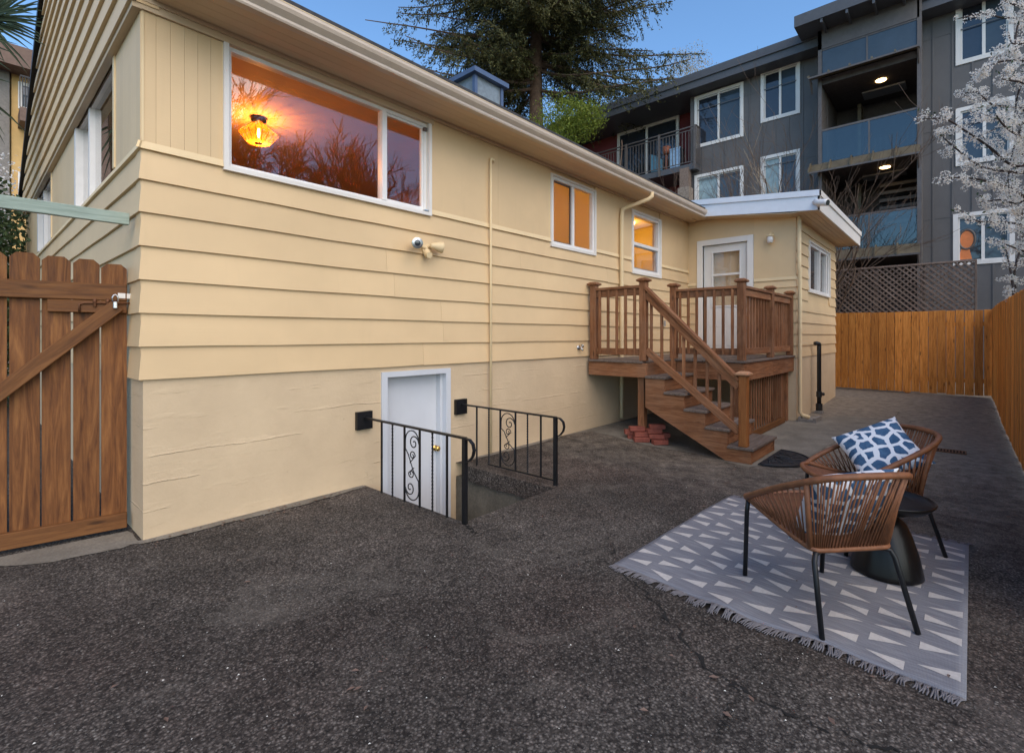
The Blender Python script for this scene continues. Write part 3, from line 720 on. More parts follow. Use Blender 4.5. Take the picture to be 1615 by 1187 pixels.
ds = MB().tube([(e0.x, gy1 - .05, GZ0 + .01), (e0.x, gy1 - .05, GZ0 - .05), (e0.x - .05, gy1 - .02, GZ0 - .10), (dsx + .1, YW - .09, GZ0 - .17), (dsx + .01, YW - .05, GZ0 - .22), (dsx, YW - .045, GZ0 - .32), (dsx, YW - .045, .5), (dsx, YW - .045, .06)], .032, 10)
ds.build('downspout', 'trim', house, True)
cx = yp(772.5, 400, YW - .02).x; ct = yp(772, 250, YW - .02).z
MB().tube([(cx + .02, YW - .01, ct - .005), (cx + .015, YW - .03, ct), (cx, YW - .035, ct - .01), (cx, YW - .035, .02)], .014, 8).build('conduit', 'trim', house, True)
MB().tube([(cx + .055, YW - .03, ct - .02), (cx + .02, YW - .03, ct - .0)], [.02, .018], 8).build('conduit_cap', 'trim', house, True)
# windows on the long wall
def wframe(a, b, z0, z1, y0, y1, fw, sill=0):
    f = MB(); f.box(a, b, y0, y1, z0, z0 + fw + sill); f.box(a, b, y0, y1, z1 - fw, z1); f.box(a, a + fw, y0, y1, z0 + fw + sill, z1 - fw); f.box(b - fw, b, y0, y1, z0 + fw + sill, z1 - fw); return f
def trimset(a, b, z0, z1, wd, out, mat='white', top=True):
    m = MB(); m.box(a - wd, b + wd, YW - out, YW + .01, z0 - wd, z0); m.box(a - wd, a, YW - out, YW + .01, z0, z1); m.box(b, b + wd, YW - out, YW + .01, z0, z1)
    if top: m.box(a - wd, b + wd, YW - out, YW + .01, z1, z1 + wd * .7)
    return m
a, b, z0, z1 = BW['big']; f = wframe(a, b, z0, z1, YW + .015, YW + .08, .03)
mu = yp(607, 250, YW).x; f.box(mu - .022, mu + .022, YW + .005, YW + .08, z0 + .03, z1 - .03)
sf = wframe(mu + .022, b - .03, z0 + .03, z1 - .03, YW + .03, YW + .06, .022)
window('window', f, None, [('trim', trimset(a, b, z0, z1, .032, .03, 'white', False), 'white'), ('sash', sf, 'vinyl'),
    ('pane', MB().box(a + .03, mu - .022, YW + .045, YW + .05, z0 + .03, z1 - .03), 'glass'),
    ('pane', MB().box(mu + .044, b - .052, YW + .042, YW + .047, z0 + .052, z1 - .052), 'glass'),
    ('latch', MB().box(b - .045, b - .01, YW - .012, YW + .02, z1 - .075, z1 - .045), 'darkframe'),
    ('latch', MB().box(b - .05, b + .02, YW - .02, YW + .02, z0 + .012, z0 + .022), 'steel')], label='large picture window with a narrow sliding pane')
a, b, z0, z1 = BW['bath']; f = wframe(a, b, z0, z1, YW + .0, YW + .08, .04); mu = (a + b) / 2 - .01; f.box(mu - .025, mu + .025, YW + .005, YW + .08, z0 + .04, z1 - .04)
window('window', f, None, [('trim', trimset(a, b, z0, z1, .035, .022), 'white'),
    ('sash', wframe(a + .04, mu - .025, z0 + .04, z1 - .04, YW + .03, YW + .06, .018), 'darkframe'),
    ('pane', MB().box(a + .058, mu - .043, YW + .042, YW + .046, z0 + .058, z1 - .058), 'frost'),
    ('pane', MB().box(mu + .025, b - .04, YW + .05, YW + .054, z0 + .04, z1 - .04), 'frost')])
a, b, z0, z1 = BW['kit']; zm = z0 + (z1 - z0) * .47; f = wframe(a, b, z0, z1, YW + .0, YW + .08, .04); f.box(a + .04, b - .04, YW + .0, YW + .07, zm - .025, zm + .025)
window('window', f, None, [('trim', trimset(a, b, z0, z1, .05, .022), 'white'),
    ('sash', wframe(a + .04, b - .04, z0 + .04, zm - .025, YW + .02, YW + .045, .02), 'steel'),
    ('pane', MB().box(a + .04, b - .04, YW + .05, YW + .054, zm + .025, z1 - .04), 'glass'),
    ('pane', MB().box(a + .06, b - .06, YW + .03, YW + .034, z0 + .06, zm - .045), 'glass')])
# basement door
a, b, z0, z1 = DB; f = MB(); f.box(a - .01, a + .05, YW - .01, YW + .16, z0, z1); f.box(b - .05, b + .01, YW - .01, YW + .16, z0, z1); f.box(a + .05, b - .05, YW - .01, YW + .16, z1 - .05, z1)
f.box(b - .08, b - .051, YW + .05, YW + .15, z0, z1 - .051)
fd = f.build('basement_door_frame', 'door', house); reg(fd)
MB().box(a + .052, b - .082, YW + .11, YW + .15, z0, z1 - .053).build('basement_door', 'door', fd)
kx, kz = yp(690, 707, YW + .07).x, yp(690, 707, YW + .07).z
for s in (0,):
    MB().tube([(kx, YW + .112, kz), (kx, YW + .104, kz), (kx, YW + .103, kz), (kx, YW + .085, kz), (kx, YW + .08, kz), (kx, YW + .065, kz), (kx, YW + .05, kz), (kx, YW + .044, kz)], [.03, .03, .012, .012, .022, .028, .024, .008], 16).build('door_knob', 'brass', fd, True)
# dim rooms behind the windows
def room(x0, x1, y0, y1, z0, z1, mat, name='room'):
    m = MB(); t = .04
    m.box(x0, x1, y1, y1 + t, z0, z1); m.box(x0 - t, x0, y0, y1, z0, z1); m.box(x1, x1 + t, y0, y1, z0, z1); m.box(x0, x1, y0, y1, z1, z1 + t); m.box(x0, x1, y0, y1, z0 - t, z0)
    return m.build(name, mat, house)
ZFL = zz(-.2); ZC = zz(1.60)
room(X0 + .14, 3.3 * H, YW + .13, 5.9 * H, ZFL, ZC, 'room')
room(3.5 * H, 5.0 * H, YW + .131, 4.7 * H, ZFL, ZC, 'roomy')
room(5.15 * H, 6.85 * H, YW + .131, 4.9 * H, ZFL, ZC, 'roomy')
MB().box(5.6 * H, 6.5 * H, 4.55 * H, 4.86 * H, ZFL, zz(.82)).build('cupboard', 'brownfascia', house)
MB().box(2.15 * H, 2.25 * H, 5.3 * H, 5.88 * H, ZFL, zz(1.35)).build('room_doorway', 'brownfascia', house)
lamps = []
def pendant(px, py, label, small=False):
    p = gp(px, py, ZC); t = thing('ceiling_lamp', label, 'lamp', (p.x, p.y, ZC - .3))
    x, y = p.x, p.y
    MB().lathe([(0, 0), (.07, 0), (.07, -.03), (.05, -.05), (0, -.05)], (x, y, ZC - .001), 24).build('ceiling_rose', 'black', t, True)
    MB().lathe([(.04, -.05), (.08, -.075), (.172, -.165), (.162, -.178), (.105, -.245), (.04, -.25)], (x, y, ZC), 28).build('shade', 'amber', t, True)
    c = MB()
    for k in range(18):
        q = 2 * math.pi * k / 18; e = [(r * math.cos(q) + x, r * math.sin(q) + y, ZC + z) for r, z in ((.04, -.045), (.082, -.073), (.175, -.165), (.108, -.247))]; c.tube(e, .0020, 4)
    c.build('shade_wires', 'black', t)
    MB().lathe([(0, -.10), (.010, -.105), (.014, -.15), (.010, -.185), (0, -.195)], (x, y, ZC), 12).build('bulb', 'bulb', t, True)
    l = bpy.data.lights.new('bulb_light', 'POINT'); l.energy = 15; l.color = (1, .62, .33); l.shadow_soft_size = .012
    o = bpy.data.objects.new('bulb_light', l); COL.objects.link(o); o.location = (x, y, ZC - .215); setp(o, t)
    return t
pendant(408, 186, 'amber glass ceiling lamp glowing behind the big picture window')
def dome(x, y, label, e, col):
    t = thing('ceiling_lamp', label, 'lamp', (x, y, ZC - .1))
    MB().lathe([(0, -.09), (.08, -.08), (.14, -.04), (.15, -.001), (0, -.001)], (x, y, ZC), 20).build('dome_shade', 'lampdisc', t, True)
    l = bpy.data.lights.new('dome_light', 'POINT'); l.energy = e; l.color = col; l.shadow_soft_size = .1
    o = bpy.data.objects.new('dome_light', l); COL.objects.link(o); o.location = (x, y, ZC - .25); setp(o, t)
dome(4.6 * H, 4.1 * H, 'dome lamp in the room behind the obscure glass window', 4.6, (1, .68, .2))
dome(6.3 * H, 3.5 * H, 'dome lamp in the room behind the small sash window', 6, (1, .64, .14))

# ---- annexe at the far end
ZBA = zz(-.28)
DO = (2.13 * H, 2.735 * H, 0, 0)      # porch doorway (Y range)
ZDT, ZDK = zz(1.275), zz(-.255)
ZAT = zz(1.63)
hp = [(DO[0], DO[1], ZDK, ZDT)]
m = MB()
for u0, u1, c, d in holes(YA + .014, YW + .012, -.3, ZAT + .12, hp): m.box(XD, XD + .14, u0, u1, c, d)
m.build('annexe_wall', 'paint', house)
wa = [yp(p[0], p[1], YA) for p in ((1275, 382), (1307, 400), (1308, 467), (1278, 460))]
AWX0, AWX1, AWZ0, AWZ1 = wa[0].x, wa[1].x, (wa[2].z + wa[3].z) / 2, (wa[0].z + wa[1].z) / 2
m = MB()
for u0, u1, c, d in holes(XD + .14, XF, -.3, ZAT - .05, [(AWX0, AWX1, AWZ0, AWZ1)]): m.box(u0, u1, YA + .012, YA + .13, c, d)
m.build('annexe_wall', 'paint', house)
MB().box(XF - .12, XF, YA + .13, YW + .5, -.3, ZAT).build('annexe_wall', 'paint', house)
m = MB().box(XD - .01, XD + .0, YA + .012, YW + .01, -.3, ZBA); m.box(XD - .01, XF + .01, YA + .0, YA + .012, -.3, ZBA); m.build('annexe_foundation', 'found', house)
fS = lambda u, o, z: (u, YA + .012 - o, z)
fP = lambda u, o, z: (XD - o, u, z)
zb = ZBA; k = 0
while zb < zz(1.50):
    zt = min(zb + .198, zz(1.53))
    for a, b in ([(XD, AWX0 - .03), (AWX1 + .03, XF)] if zt > AWZ0 - .03 and zb < AWZ1 + .03 else [(XD, XF)]):
        lap('siding_board', a, b, zb, zt + .01, fS, a == XD, b == XF)
    if zb < zz(.70):
        zt2 = min(zt + .01, zz(.72))
        for a, b in ([(YA + .012, DO[0] - .11)] if True else []): lap('siding_board', a, b, zb, zt2, fP, True)
        lap('siding_board', DO[1] + .11, YW, zb, zt2, fP)
    zb = zt
lap('ledge_strip', YA + .0, DO[0] - .11, zz(.715), zz(.755), fP, True, False, 'trim', .016, .03)
lap('ledge_strip', DO[1] + .11, YW, zz(.715), zz(.755), fP, False, False, 'trim', .016, .03)
for a, b in ((YA, DO[0] - .11), (DO[1] + .11, YW - .004)): MB().box(XD - .012, XD - .0005, a, b, zz(.75), ZAT).build('wall_panel', 'paint', house)
MB().box(XD - .012, XD - .0005, DO[0] - .11, DO[1] + .11, ZDT + .1, ZAT).build('wall_panel', 'paint', house)
f = wframe(AWX0, AWX1, AWZ0, AWZ1, YA + .0, YA + .08, .05); mu = (AWX0 + AWX1) / 2 + .05; f.box(mu - .04, mu + .04, YA - .005, YA + .08, AWZ0 + .05, AWZ1 - .05); f.box(AWX0 + .16, AWX0 + .23, YA + .01, YA + .07, AWZ0 + .05, AWZ1 - .05)
f.box(AWX1 - .2, AWX1 - .12, YA + .01, YA + .07, AWZ0 + .05, AWZ1 - .05)
m = MB(); m.box(AWX0 - .03, AWX1 + .03, YA - .03, YA + .0, AWZ0 - .03, AWZ0); m.box(AWX0 - .03, AWX0, YA - .03, YA, AWZ0, AWZ1 + .02); m.box(AWX1, AWX1 + .03, YA - .03, YA, AWZ0, AWZ1 + .02); m.box(AWX0, AWX1, YA - .03, YA, AWZ1, AWZ1 + .02)
window('window', f, None, [('trim', m, 'white'), ('pane', MB().box(AWX0 + .23, mu - .04, YA + .04, YA + .046, AWZ0 + .05, AWZ1 - .05), 'glass'), ('pane', MB().box(mu + .04, AWX1 - .2, YA + .05, YA + .056, AWZ0 + .05, AWZ1 - .05), 'glass')])
room(XD + .16, XF - .14, YA + .131, YW + .3, ZFL, ZAT, 'room')
# porch door
f = MB(); f.box(XD - .035, XD + .14, DO[0] - .1, DO[0], ZDK, ZDT + .1); f.box(XD - .035, XD + .14, DO[1], DO[1] + .1, ZDK, ZDT + .1); f.box(XD - .035, XD + .14, DO[0], DO[1], ZDT, ZDT + .1)
pf = f.build('porch_door_frame', 'white', house); reg(pf)
gl = [xp(1124, 399, XD), xp(1166, 395, XD), xp(1124, 432, XD)]
gy0, gy1_, gzt = gl[1].y, gl[0].y, gl[0].z; gzm = xp(1124, 433, XD).z; gzb = zz(.42)
lf = MB()
for u0, u1, c, d in holes(DO[0] + .004, DO[1] - .004, ZDK + .01, ZDT - .004, [(gy0, gy1_, gzb, gzt)]): lf.box(XD + .03, XD + .07, u0, u1, c, d)
lf.box(XD + .022, XD + .07, gy0, gy1_, gzm - .03, gzm + .01)
for (p, q) in ((DO[0] + .09, (DO[0] + DO[1]) / 2 - .035), ((DO[0] + DO[1]) / 2 + .035, DO[1] - .09)):
    for (c, d) in ((ZDK + .15, ZDK + .42), (ZDK + .5, gzb - .1)): lf.box(XD + .024, XD + .029, p, q, c, d)
leaf = lf.build('porch_door', 'white', pf)
MB().box(XD + .046, XD + .05, gy0, gy1_, gzb, gzm - .03).build('door_pane', 'glass', pf)
MB().box(XD + .046, XD + .05, gy0, gy1_, gzm + .01, gzt).build('door_pane', 'glass', pf)
m = MB(); m.box(XD + .014, XD + .023, gy0 - .025, gy1_ + .025, gzt, gzt + .025); m.box(XD + .014, XD + .023, gy0 - .025, gy1_ + .025, gzb - .025, gzb); m.box(XD + .014, XD + .023, gy0 - .025, gy0, gzb, gzt); m.box(XD + .014, XD + .023, gy1_, gy1_ + .025, gzb, gzt)
m.build('glazing_bead', 'vinyl', pf)
# shallow roof of the annexe, fascia on two sides
RX, RY = 6.83 * H, 1.245 * H; zc_t, zc_b = zz(1.725), zz(1.495); zi_t, zi_b = zz(1.866), zz(1.638)
YI = 2.667 * H; RXF = yp(1357, 366, RY).x
sl = (zi_t - zc_t) / (YI - RY)
y2 = YW + 1.2; z2t = zc_t + sl * (y2 - RY); ar = MB()
ar.prism([(RX + .03, RY + .03, zc_t - .06), (RX + .03, y2, z2t - .06), (RX + .03, y2, z2t - .005), (RX + .03, RY + .03, zc_t - .005)], (RXF - RX - .03, 0, 0)); aro = ar.build('annexe_roof', 'roof', house); reg(aro)
MB().prism([(RX, RY, zc_b), (RX, YI, zi_b + .003), (RX, YI, zi_t), (RX, RY, zc_t)], (.025, 0, 0)).build('fascia_board', 'gutter_white', aro)
MB().prism([(RX - .022, RY - .022, zc_t - .085), (RX - .022, YI + .25, zi_t - .085 + sl * .25), (RX - .022, YI + .25, zi_t + .008 + sl * .25), (RX - .022, RY - .022, zc_t + .008)], (.02, 0, 0)).build('drip_edge', 'gutter_white', aro)
MB().prism([(RX, RY, zc_b), (RX, RY, zc_t), (RXF, RY, zc_t), (RXF - .04, RY, zc_b)], (0, .025, 0)).build('fascia_board', 'white', aro)
MB().box(RX - .022, RXF + .01, RY - .022, RY - .002, zc_t - .085, zc_t + .006).build('drip_edge', 'white', aro)
nb = 5
for k in range(nb):
    w = (YA - RY) / nb; za = zc_b + .012
    MB().box(RX + .026, RXF - .05, RY + .026 + k * w, RY + .022 + (k + 1) * w, za, za + .015).build('soffit_board', 'soffit', aro)
MB().prism([(RX + .026, YA + .03, zc_b + .015), (RX + .026, YI, zi_b + .006), (RX + .026, YI, zi_b + .02), (RX + .026, YA + .03, zc_b + .03)], (XD - RX, 0, 0)).build('soffit_board', 'soffit', aro)
MB().prism([(RX + .026, YI, zi_b + .006), (RX + .026, YW, zi_b + .012), (RX + .026, YW, zi_b + .03), (RX + .026, YI, zi_b + .02)], (XD - RX, 0, 0)).build('soffit_board', 'soffit', aro)
p0 = xp(1262, 337, XD - .06)
q = [(XD - .05, YA - .055, zc_b + .012), (XD - .05, YA - .055, zz(.86)), (XD - .03, YA - .06, zz(.82)), (XD - .03, YA - .06, .05), (XD - .01, YA - .09, .0), (XD + .03, YA - .19, gz(XD, YA) + .075)]
MB().tube(q, .033, 10).build('downspout', 'trim', house, True)
MB().box(XD - .2, XD - .012, YW - .25, YW - .24, zz(.3), zz(.31)).build('cable', 'trim', house) if False else None

# ------------------------------------------------------------------ redwood deck with stairs
xa, xb, xw, ya, yb = 4.44 * H, 5.13 * H, XD - .03, 2.26 * H, 1.57 * H
GD = gz(5.0 * H, 1.5 * H); ZD = zz(-.250); yw = YW - .035
deck = thing('deck', 'raised redwood deck with railings and stairs below the porch door', 'deck', (xa, yb, GD))
bt = .028
# boards run along the house; the shallow strip by the stairs stops at the stair opening
y = yb - .025; k = 0
while y < yw - .02:
    y1 = min(y + .14, yw)
    x_0 = (xa - .025) if y > ya - .03 else (xb - .025)
    abox('deck_board', x_0, xw, y + .002, y1 - .002, ZD - bt, ZD, 'deckboard', deck, .004); y = y1
zr0, zr1 = ZD - bt - .235, ZD - bt - .001
abox('rim_board', xa - .002, xa + .036, ya + .001, yw, zr0 + .05, zr1, 'deckwood', deck)
abox('rim_board', xa + .037, xb, ya, ya + .038, zr0, zr1, 'deckwood', deck)
abox('rim_board', xb, xb + .038, yb + .039, ya - .001, zr0, zr1, 'deckwood', deck)
abox('rim_board', xb, xb + (xw - xb) * .52, yb, yb + .038, zr0, zr1, 'deckwood', deck)
abox('rim_board', xb + (xw - xb) * .52 + .002, xw, yb + .001, yb + .038, zr0, zr1, 'deckwood', deck)
for x in np.arange(xb + .5, xw - .2, .5): abox('joist', x, x + .038, yb + .04, yw - .02, zr0 + .04, zr1 - .002, 'deckwood', deck)
# posts with caps
PS = .092; RT = ZD + .985
def post(x, y, z0, z1, mat='deckwood', cap=True):
    o = abox('post', x - PS / 2, x + PS / 2, y - PS / 2, y + PS / 2, z0, z1, mat, deck, .006)
    PINV[o.name] = wmat(o).inverted()
    if cap:
        c = MB(); a, b = PS / 2 + .028, PS / 2 - .006
        v = [(x + sx * r, y + sy * r, z) for r, z in ((b, z1 - .012), (a - .006, z1 + .0), (a, z1 + .006), (a, z1 + .022), (b, z1 + .045)) for sx, sy in ((-1, -1), (1, -1), (1, 1), (-1, 1))]
        c.add(v, [(3, 2, 1, 0), (16, 17, 18, 19)] + [(4 * i + k, 4 * i + (k + 1) % 4, 4 * i + 4 + (k + 1) % 4, 4 * i + 4 + k) for i in range(4) for k in range(4)])
        oc = c.build('post_cap', 'deckwood' if mat == 'deckwood' else 'capwood', o)
    return o
pA = (xa + .05, ya + .06); pW = (xa + .05, yw - .06); pB = (xb + .05, ya + .06); pC = (xb + .05, yb + .05)
pE = (xw - .06, yb + .05); pM = (6.17 * H, yb + .05)
for p in (pA, pW, pB, pC, pM, pE): post(p[0], p[1], ZD + .0005, ZD + 1.03)
for p in ((xb + .15, yb + .12), (xa + .13, ya + .12), (xw - .1, yb + .12)):
    abox('support_post', p[0] - .045, p[0] + .045, p[1] - .045, p[1] + .045, gz(p[0], p[1]) + .006, zr0 + .04, 'deckwood', deck)
def railing(p, q, n):
    p, q = Vector((*p, 0)), Vector((*q, 0)); d = (q - p).normalized(); a, b = p + d * PS / 2, q - d * PS / 2
    up = Vector((0, 0, 1)); L = (b - a).length
    beam('top_rail', a + up * (RT - .019), b + up * (RT - .019), .088, .036, 'deckwood', deck)
    beam('rail', a + up * (RT - .085), b + up * (RT - .085), .036, .088, 'deckwood', deck)
    beam('rail', a + up * (ZD + .115), b + up * (ZD + .115), .036, .088, 'deckwood', deck)
    for k in range(n):
        c = a + d * (L * (k + .5) / n); beam('baluster', c + up * (ZD + .075), c + up * (RT - .1), .032, .034, 'deckwood', deck) if False else \
            beam('baluster', c + Vector((-d.y, d.x, 0)) * .034 + up * (ZD + .075), c + Vector((-d.y, d.x, 0)) * .034 + up * (RT - .045), .032, .032, 'deckwood', deck, .003, d)
railing(pA, pW, 5); railing(pC, pB, 7); railing(pC, pM, 9); railing(pM, pE, 9)
# stairs come down toward the yard beside the deck
NR = 6; rise = (ZD - GD) / NR; y_end = 1.30 * H; run = (ya - y_end) / 5.0
def strg(x):
    m = MB(); pr = []
    z = ZD - rise - .03; yy = ya - .002
    for k in range(5):
        pr += [(yy, z), (yy - run, z)] ; yy -= run; z -= rise
    pr += [(yy, max(z, GD + .01)), (yy, GD + .008), (yy + .28, GD + .008), (ya - .002, ZD - rise - .40)]
    m.prism([(x, a, b) for a, b in pr], (.04, 0, 0)); o = m.build('stringer', 'deckwoodx', deck); return o
strg(xa - .03); strg(xb - .06)
for k in range(5):
    zt = ZD - rise * (k + 1); yf = ya - run * (k + 1)
    for j in range(2):
        y0 = yf - .03 + j * (run + .03) / 2
        abox('tread', xa - .05, xb - .01, y0 + .001, y0 + (run + .03) / 2 - .002, zt - .03, zt, 'deckboard', deck, .004)
    abox('riser', xa + .012, xb - .062, yf + .001, yf + .02, zt - rise + (.009 if k == 4 else .001), zt - .031, 'deckwood', deck)
# newel and sloping handrail on the open side
zt1 = GD + rise; nx, ny = xa + .02, y_end + .09
post(nx, ny, zt1 + .0005, zt1 + .80, 'newelwood')
t0 = Vector((xa + .03, ya + .06 - PS / 2 - .002, RT - .10)); t1 = Vector((nx, ny + PS / 2, zt1 + .69))
b0 = Vector((xa + .03, ya + .06 - PS / 2 - .002, ZD + .14)); b1 = Vector((nx, ny + PS / 2, zt1 + .16))
beam('hand_rail', t0 + Vector((0, 0, .055)), t1 + Vector((0, 0, .055)), .088, .036, 'deckwood', deck)
beam('rail', t0 - Vector((0, 0, .02)), t1 - Vector((0, 0, .02)), .036, .105, 'deckwood', deck)
beam('rail', b0, b1, .036, .088, 'deckwood', deck)
for k in range(8):
    f = (k + .35) / 8; a = b0.lerp(b1, f); b = t0.lerp(t1, f)
    beam('baluster', a - Vector((-.034, 0, .02)), b - Vector((-.034, 0, .02)), .032, .032, 'deckwood', deck, .003, (0, 1, 0))
# slatted skirt under the deck front
n = 17; x0s, x1s = xb + .25, 6.75 * H
for k in range(n):
    x = x0s + (x1s - x0s) * k / (n - 1); beam('skirt_slat', (x, yb + .10, gz(x, yb) + .10), (x, yb + .10, zr0 + .1), .03, .02, 'deckwood', deck)
abox('skirt_rail', x0s - .05, x1s + .1, yb + .055, yb + .09, gz(x0s, yb) + .012, gz(x0s, yb) + .10, 'gaterail', deck)
abox('skirt_panel', x1s + .03, x1s + .20, yb + .10, yb + .13, gz(x1s, yb) + .02, zr0 + .08, 'deckwood', deck)
# vent on the wall behind the railing, spigot
o = MB().box(yp(1045, 510, YW).x - .03, yp(1045, 510, YW).x + .03, YW - .045, YW + .0, yp(1045, 510, YW).z - .05, yp(1045, 510, YW).z + .05).build('vent_hood', 'steel', house)
sp = yp(914, 549, YW - .03); s = MB()
s.tube([(sp.x, YW + .0, sp.z + .01), (sp.x, YW - .06, sp.z), (sp.x, YW - .085, sp.z - .03)], .014, 8)
s.tube([(sp.x + .04, YW - .045, sp.z + .03), (sp.x + .05, YW - .05, sp.z + .034)], .028, 10); s.tube([(sp.x, YW - .045, sp.z + .005), (sp.x + .045, YW - .047, sp.z + .032)], .008, 6)
s.tube([(sp.x, YW + .002, sp.z + .01), (sp.x, YW - .02, sp.z + .01)], .032, 10)
tag(s.build('hose_spigot', 'steel', None, True, (sp.x, YW, sp.z)), 'small metal hose tap on the cream wall left of the deck', 'tap')

# ------------------------------------------------------------------ loose bricks under the deck corner
bl, bw, bh = .195, .092, .058
def brick(p, ang, lev, label):
    o = bpy.data.objects.new('brick', cbox(bl, bw, bh, .005, 'brick')); COL.objects.link(o)
    o.location = (p.x, p.y, gz(p.x, p.y) + .006 + bh / 2 + lev * (bh + .001)); o.rotation_euler = (0, 0, R(ang)); tag(o, label, 'brick', 'loose bricks under the deck')
ba = gg(1016, 698); bb = gg(1037, 701)
A1 = Vector((ba.x, ba.y)); B1 = Vector((bb.x, bb.y)); dv = Vector((math.sin(TH), -math.cos(TH))); df = Vector((math.cos(TH), math.sin(TH)))
BR = [(A1 - dv * .03 + df * .02, -48, 0, 'lowest brick at the front of the left brick pile'), (A1 - dv * .08 + df * .16, -52, 0, 'lowest brick at the back of the left brick pile'),
      (A1 - dv * .02 + df * .06, -44, 1, 'middle brick at the front of the left brick pile'), (A1 - dv * .12 + df * .15, -50, 1, 'middle brick at the back of the left brick pile'),
      (A1 - dv * .07 + df * .10, -46, 2, 'top brick of the left brick pile'),
      (B1 + dv * .03 + df * .0, -40, 0, 'lowest brick at the front of the right brick pile'), (B1 + dv * .08 + df * .16, -55, 0, 'lowest brick at the back of the right brick pile'),
      (B1 + dv * .0 + df * .05, -52, 1, 'second brick up at the front of the right pile'), (B1 + dv * .10 + df * .14, -47, 1, 'second brick up at the back of the right pile'),
      (B1 - dv * .02 + df * .09, -38, 2, 'third brick up in the right brick pile'), (B1 + dv * .02 + df * .09, -48, 3, 'top brick of the taller right brick pile')]
for p, a, l, t in BR: brick(p, a, l, t)
# half-round door mat
mc = gg(1203, 722); ma = R(90); t = MB(); pts = []
c0 = Vector((xa + (xb - xa) * .52, y_end - .06)); rr = (.47, .42)
pts = [(c0.x + rr[0] * math.cos(q), c0.y - rr[1] * math.sin(q)) for q in np.linspace(0, math.pi, 28)]
z = GD + .007
t.prism([(x, y, z) for x, y in pts], (0, 0, .012)); mat_ = t.build('doormat', 'rubber', None, False, (c0.x, c0.y, z)); tag(mat_, 'black half-round rubber doormat at the foot of the stairs', 'doormat'); PINV[mat_.name] = wmat(mat_).inverted()
m = MB(); zt = z + .013
m.tube([(x, y, zt) for x, y in [(c0.x + (rr[0] - .03) * math.cos(q), c0.y - .01 - (rr[1] - .04) * math.sin(q)) for q in np.linspace(0, math.pi, 28)]], .009, 6)
for k in range(7):
    q = math.pi * (k + .5) / 7; m.tube([(c0.x, c0.y - .05, zt), (c0.x + .2 * math.cos(q + .2), c0.y - .04 - .16 * math.sin(q + .2), zt), (c0.x + .36 * math.cos(q), c0.y - .02 - .3 * math.sin(q), zt)], .007, 5)
for rad in (.13, .24):
    m.tube([(c0.x + rad * math.cos(q), c0.y - .03 - rad * .78 * math.sin(q), zt) for q in np.linspace(0.05, math.pi - .05, 22)], .006, 5)
m.build('relief_pattern', 'rubber', mat_, True)
# splash block and black standpipe by the annexe
sx, sy = XD + .06, YA - .20; sz = gz(sx, sy)
m = MB(); m.box(sx - .14, sx + .32, sy - .10, sy + .16, sz + .004, sz + .05); m.box(sx - .14, sx + .32, sy - .10, sy - .06, sz + .05, sz + .075); m.box(sx - .14, sx + .32, sy + .12, sy + .16, sz + .05, sz + .075)
tag(m.build('splash_block', 'concrete_block', None, False, (sx, sy, sz)), 'grey concrete splash block below the annexe downspout', 'splash block')
pp = Vector((7.98 * H, YA - .12)); zp = gz(pp.x, pp.y); ztop = yp(1292, 541, YA - .12).z
sp_ = thing('standpipe', 'black plastic standpipe beside the annexe wall', 'pipe', (pp.x, pp.y, zp))
MB().tube([(pp.x, pp.y, zp + .03), (pp.x, pp.y, ztop - .06), (pp.x - .005, pp.y, ztop - .015), (pp.x - .05, pp.y + .02, ztop), (pp.x - .09, pp.y + .05, ztop - .005)], .036, 12).build('pipe', 'blackplastic', sp_, True)
MB().tube([(pp.x, pp.y, zp + .05), (pp.x, pp.y, zp + .18)], .055, 12).build('base_coupling', 'blackplastic', sp_)
MB().tube([(pp.x, pp.y, zp + .30), (pp.x, pp.y, zp + .40)], .047, 12).build('coupling', 'blackplastic', sp_)
MB().tube([(pp.x, pp.y, zp + .35), (pp.x + .07, pp.y - .06, zp + .35)], .03, 10).build('side_outlet', 'blackplastic', sp_)
MB().box(pp.x - .07, pp.x + .07, pp.y - .06, pp.y + .06, zp + .002, zp + .05).build('pad_stone', 'concrete_block', sp_)
# drain grate in the yard
d0, d1 = gg(1472, 709), gg(1523, 715); dx = (d0.x + d1.x) / 2; gm = MB(); y0, y1 = min(d0.y, d1.y), max(d0.y, d1.y); zg = gz(dx, 0)
dr = thing('drain_grate', 'rusty iron drain grate set in the paving', 'drain', (dx, y0, zg))
MB().box(dx - .09, dx + .09, y0, y1, zg + .001, zg + .004).build('drain_pan', 'crack', dr)
for k in range(11):
    y = y0 + (y1 - y0) * k / 10; MB().box(dx - .085, dx + .085, y - .006, y + .006, zg + .004, zg + .012).build('bar', 'rust', dr)
for s in (-1, 1): MB().box(dx + s * .09 - .008, dx + s * .09 + .008, y0 - .01, y1 + .01, zg + .004, zg + .013).build('edge_bar', 'rust', dr)

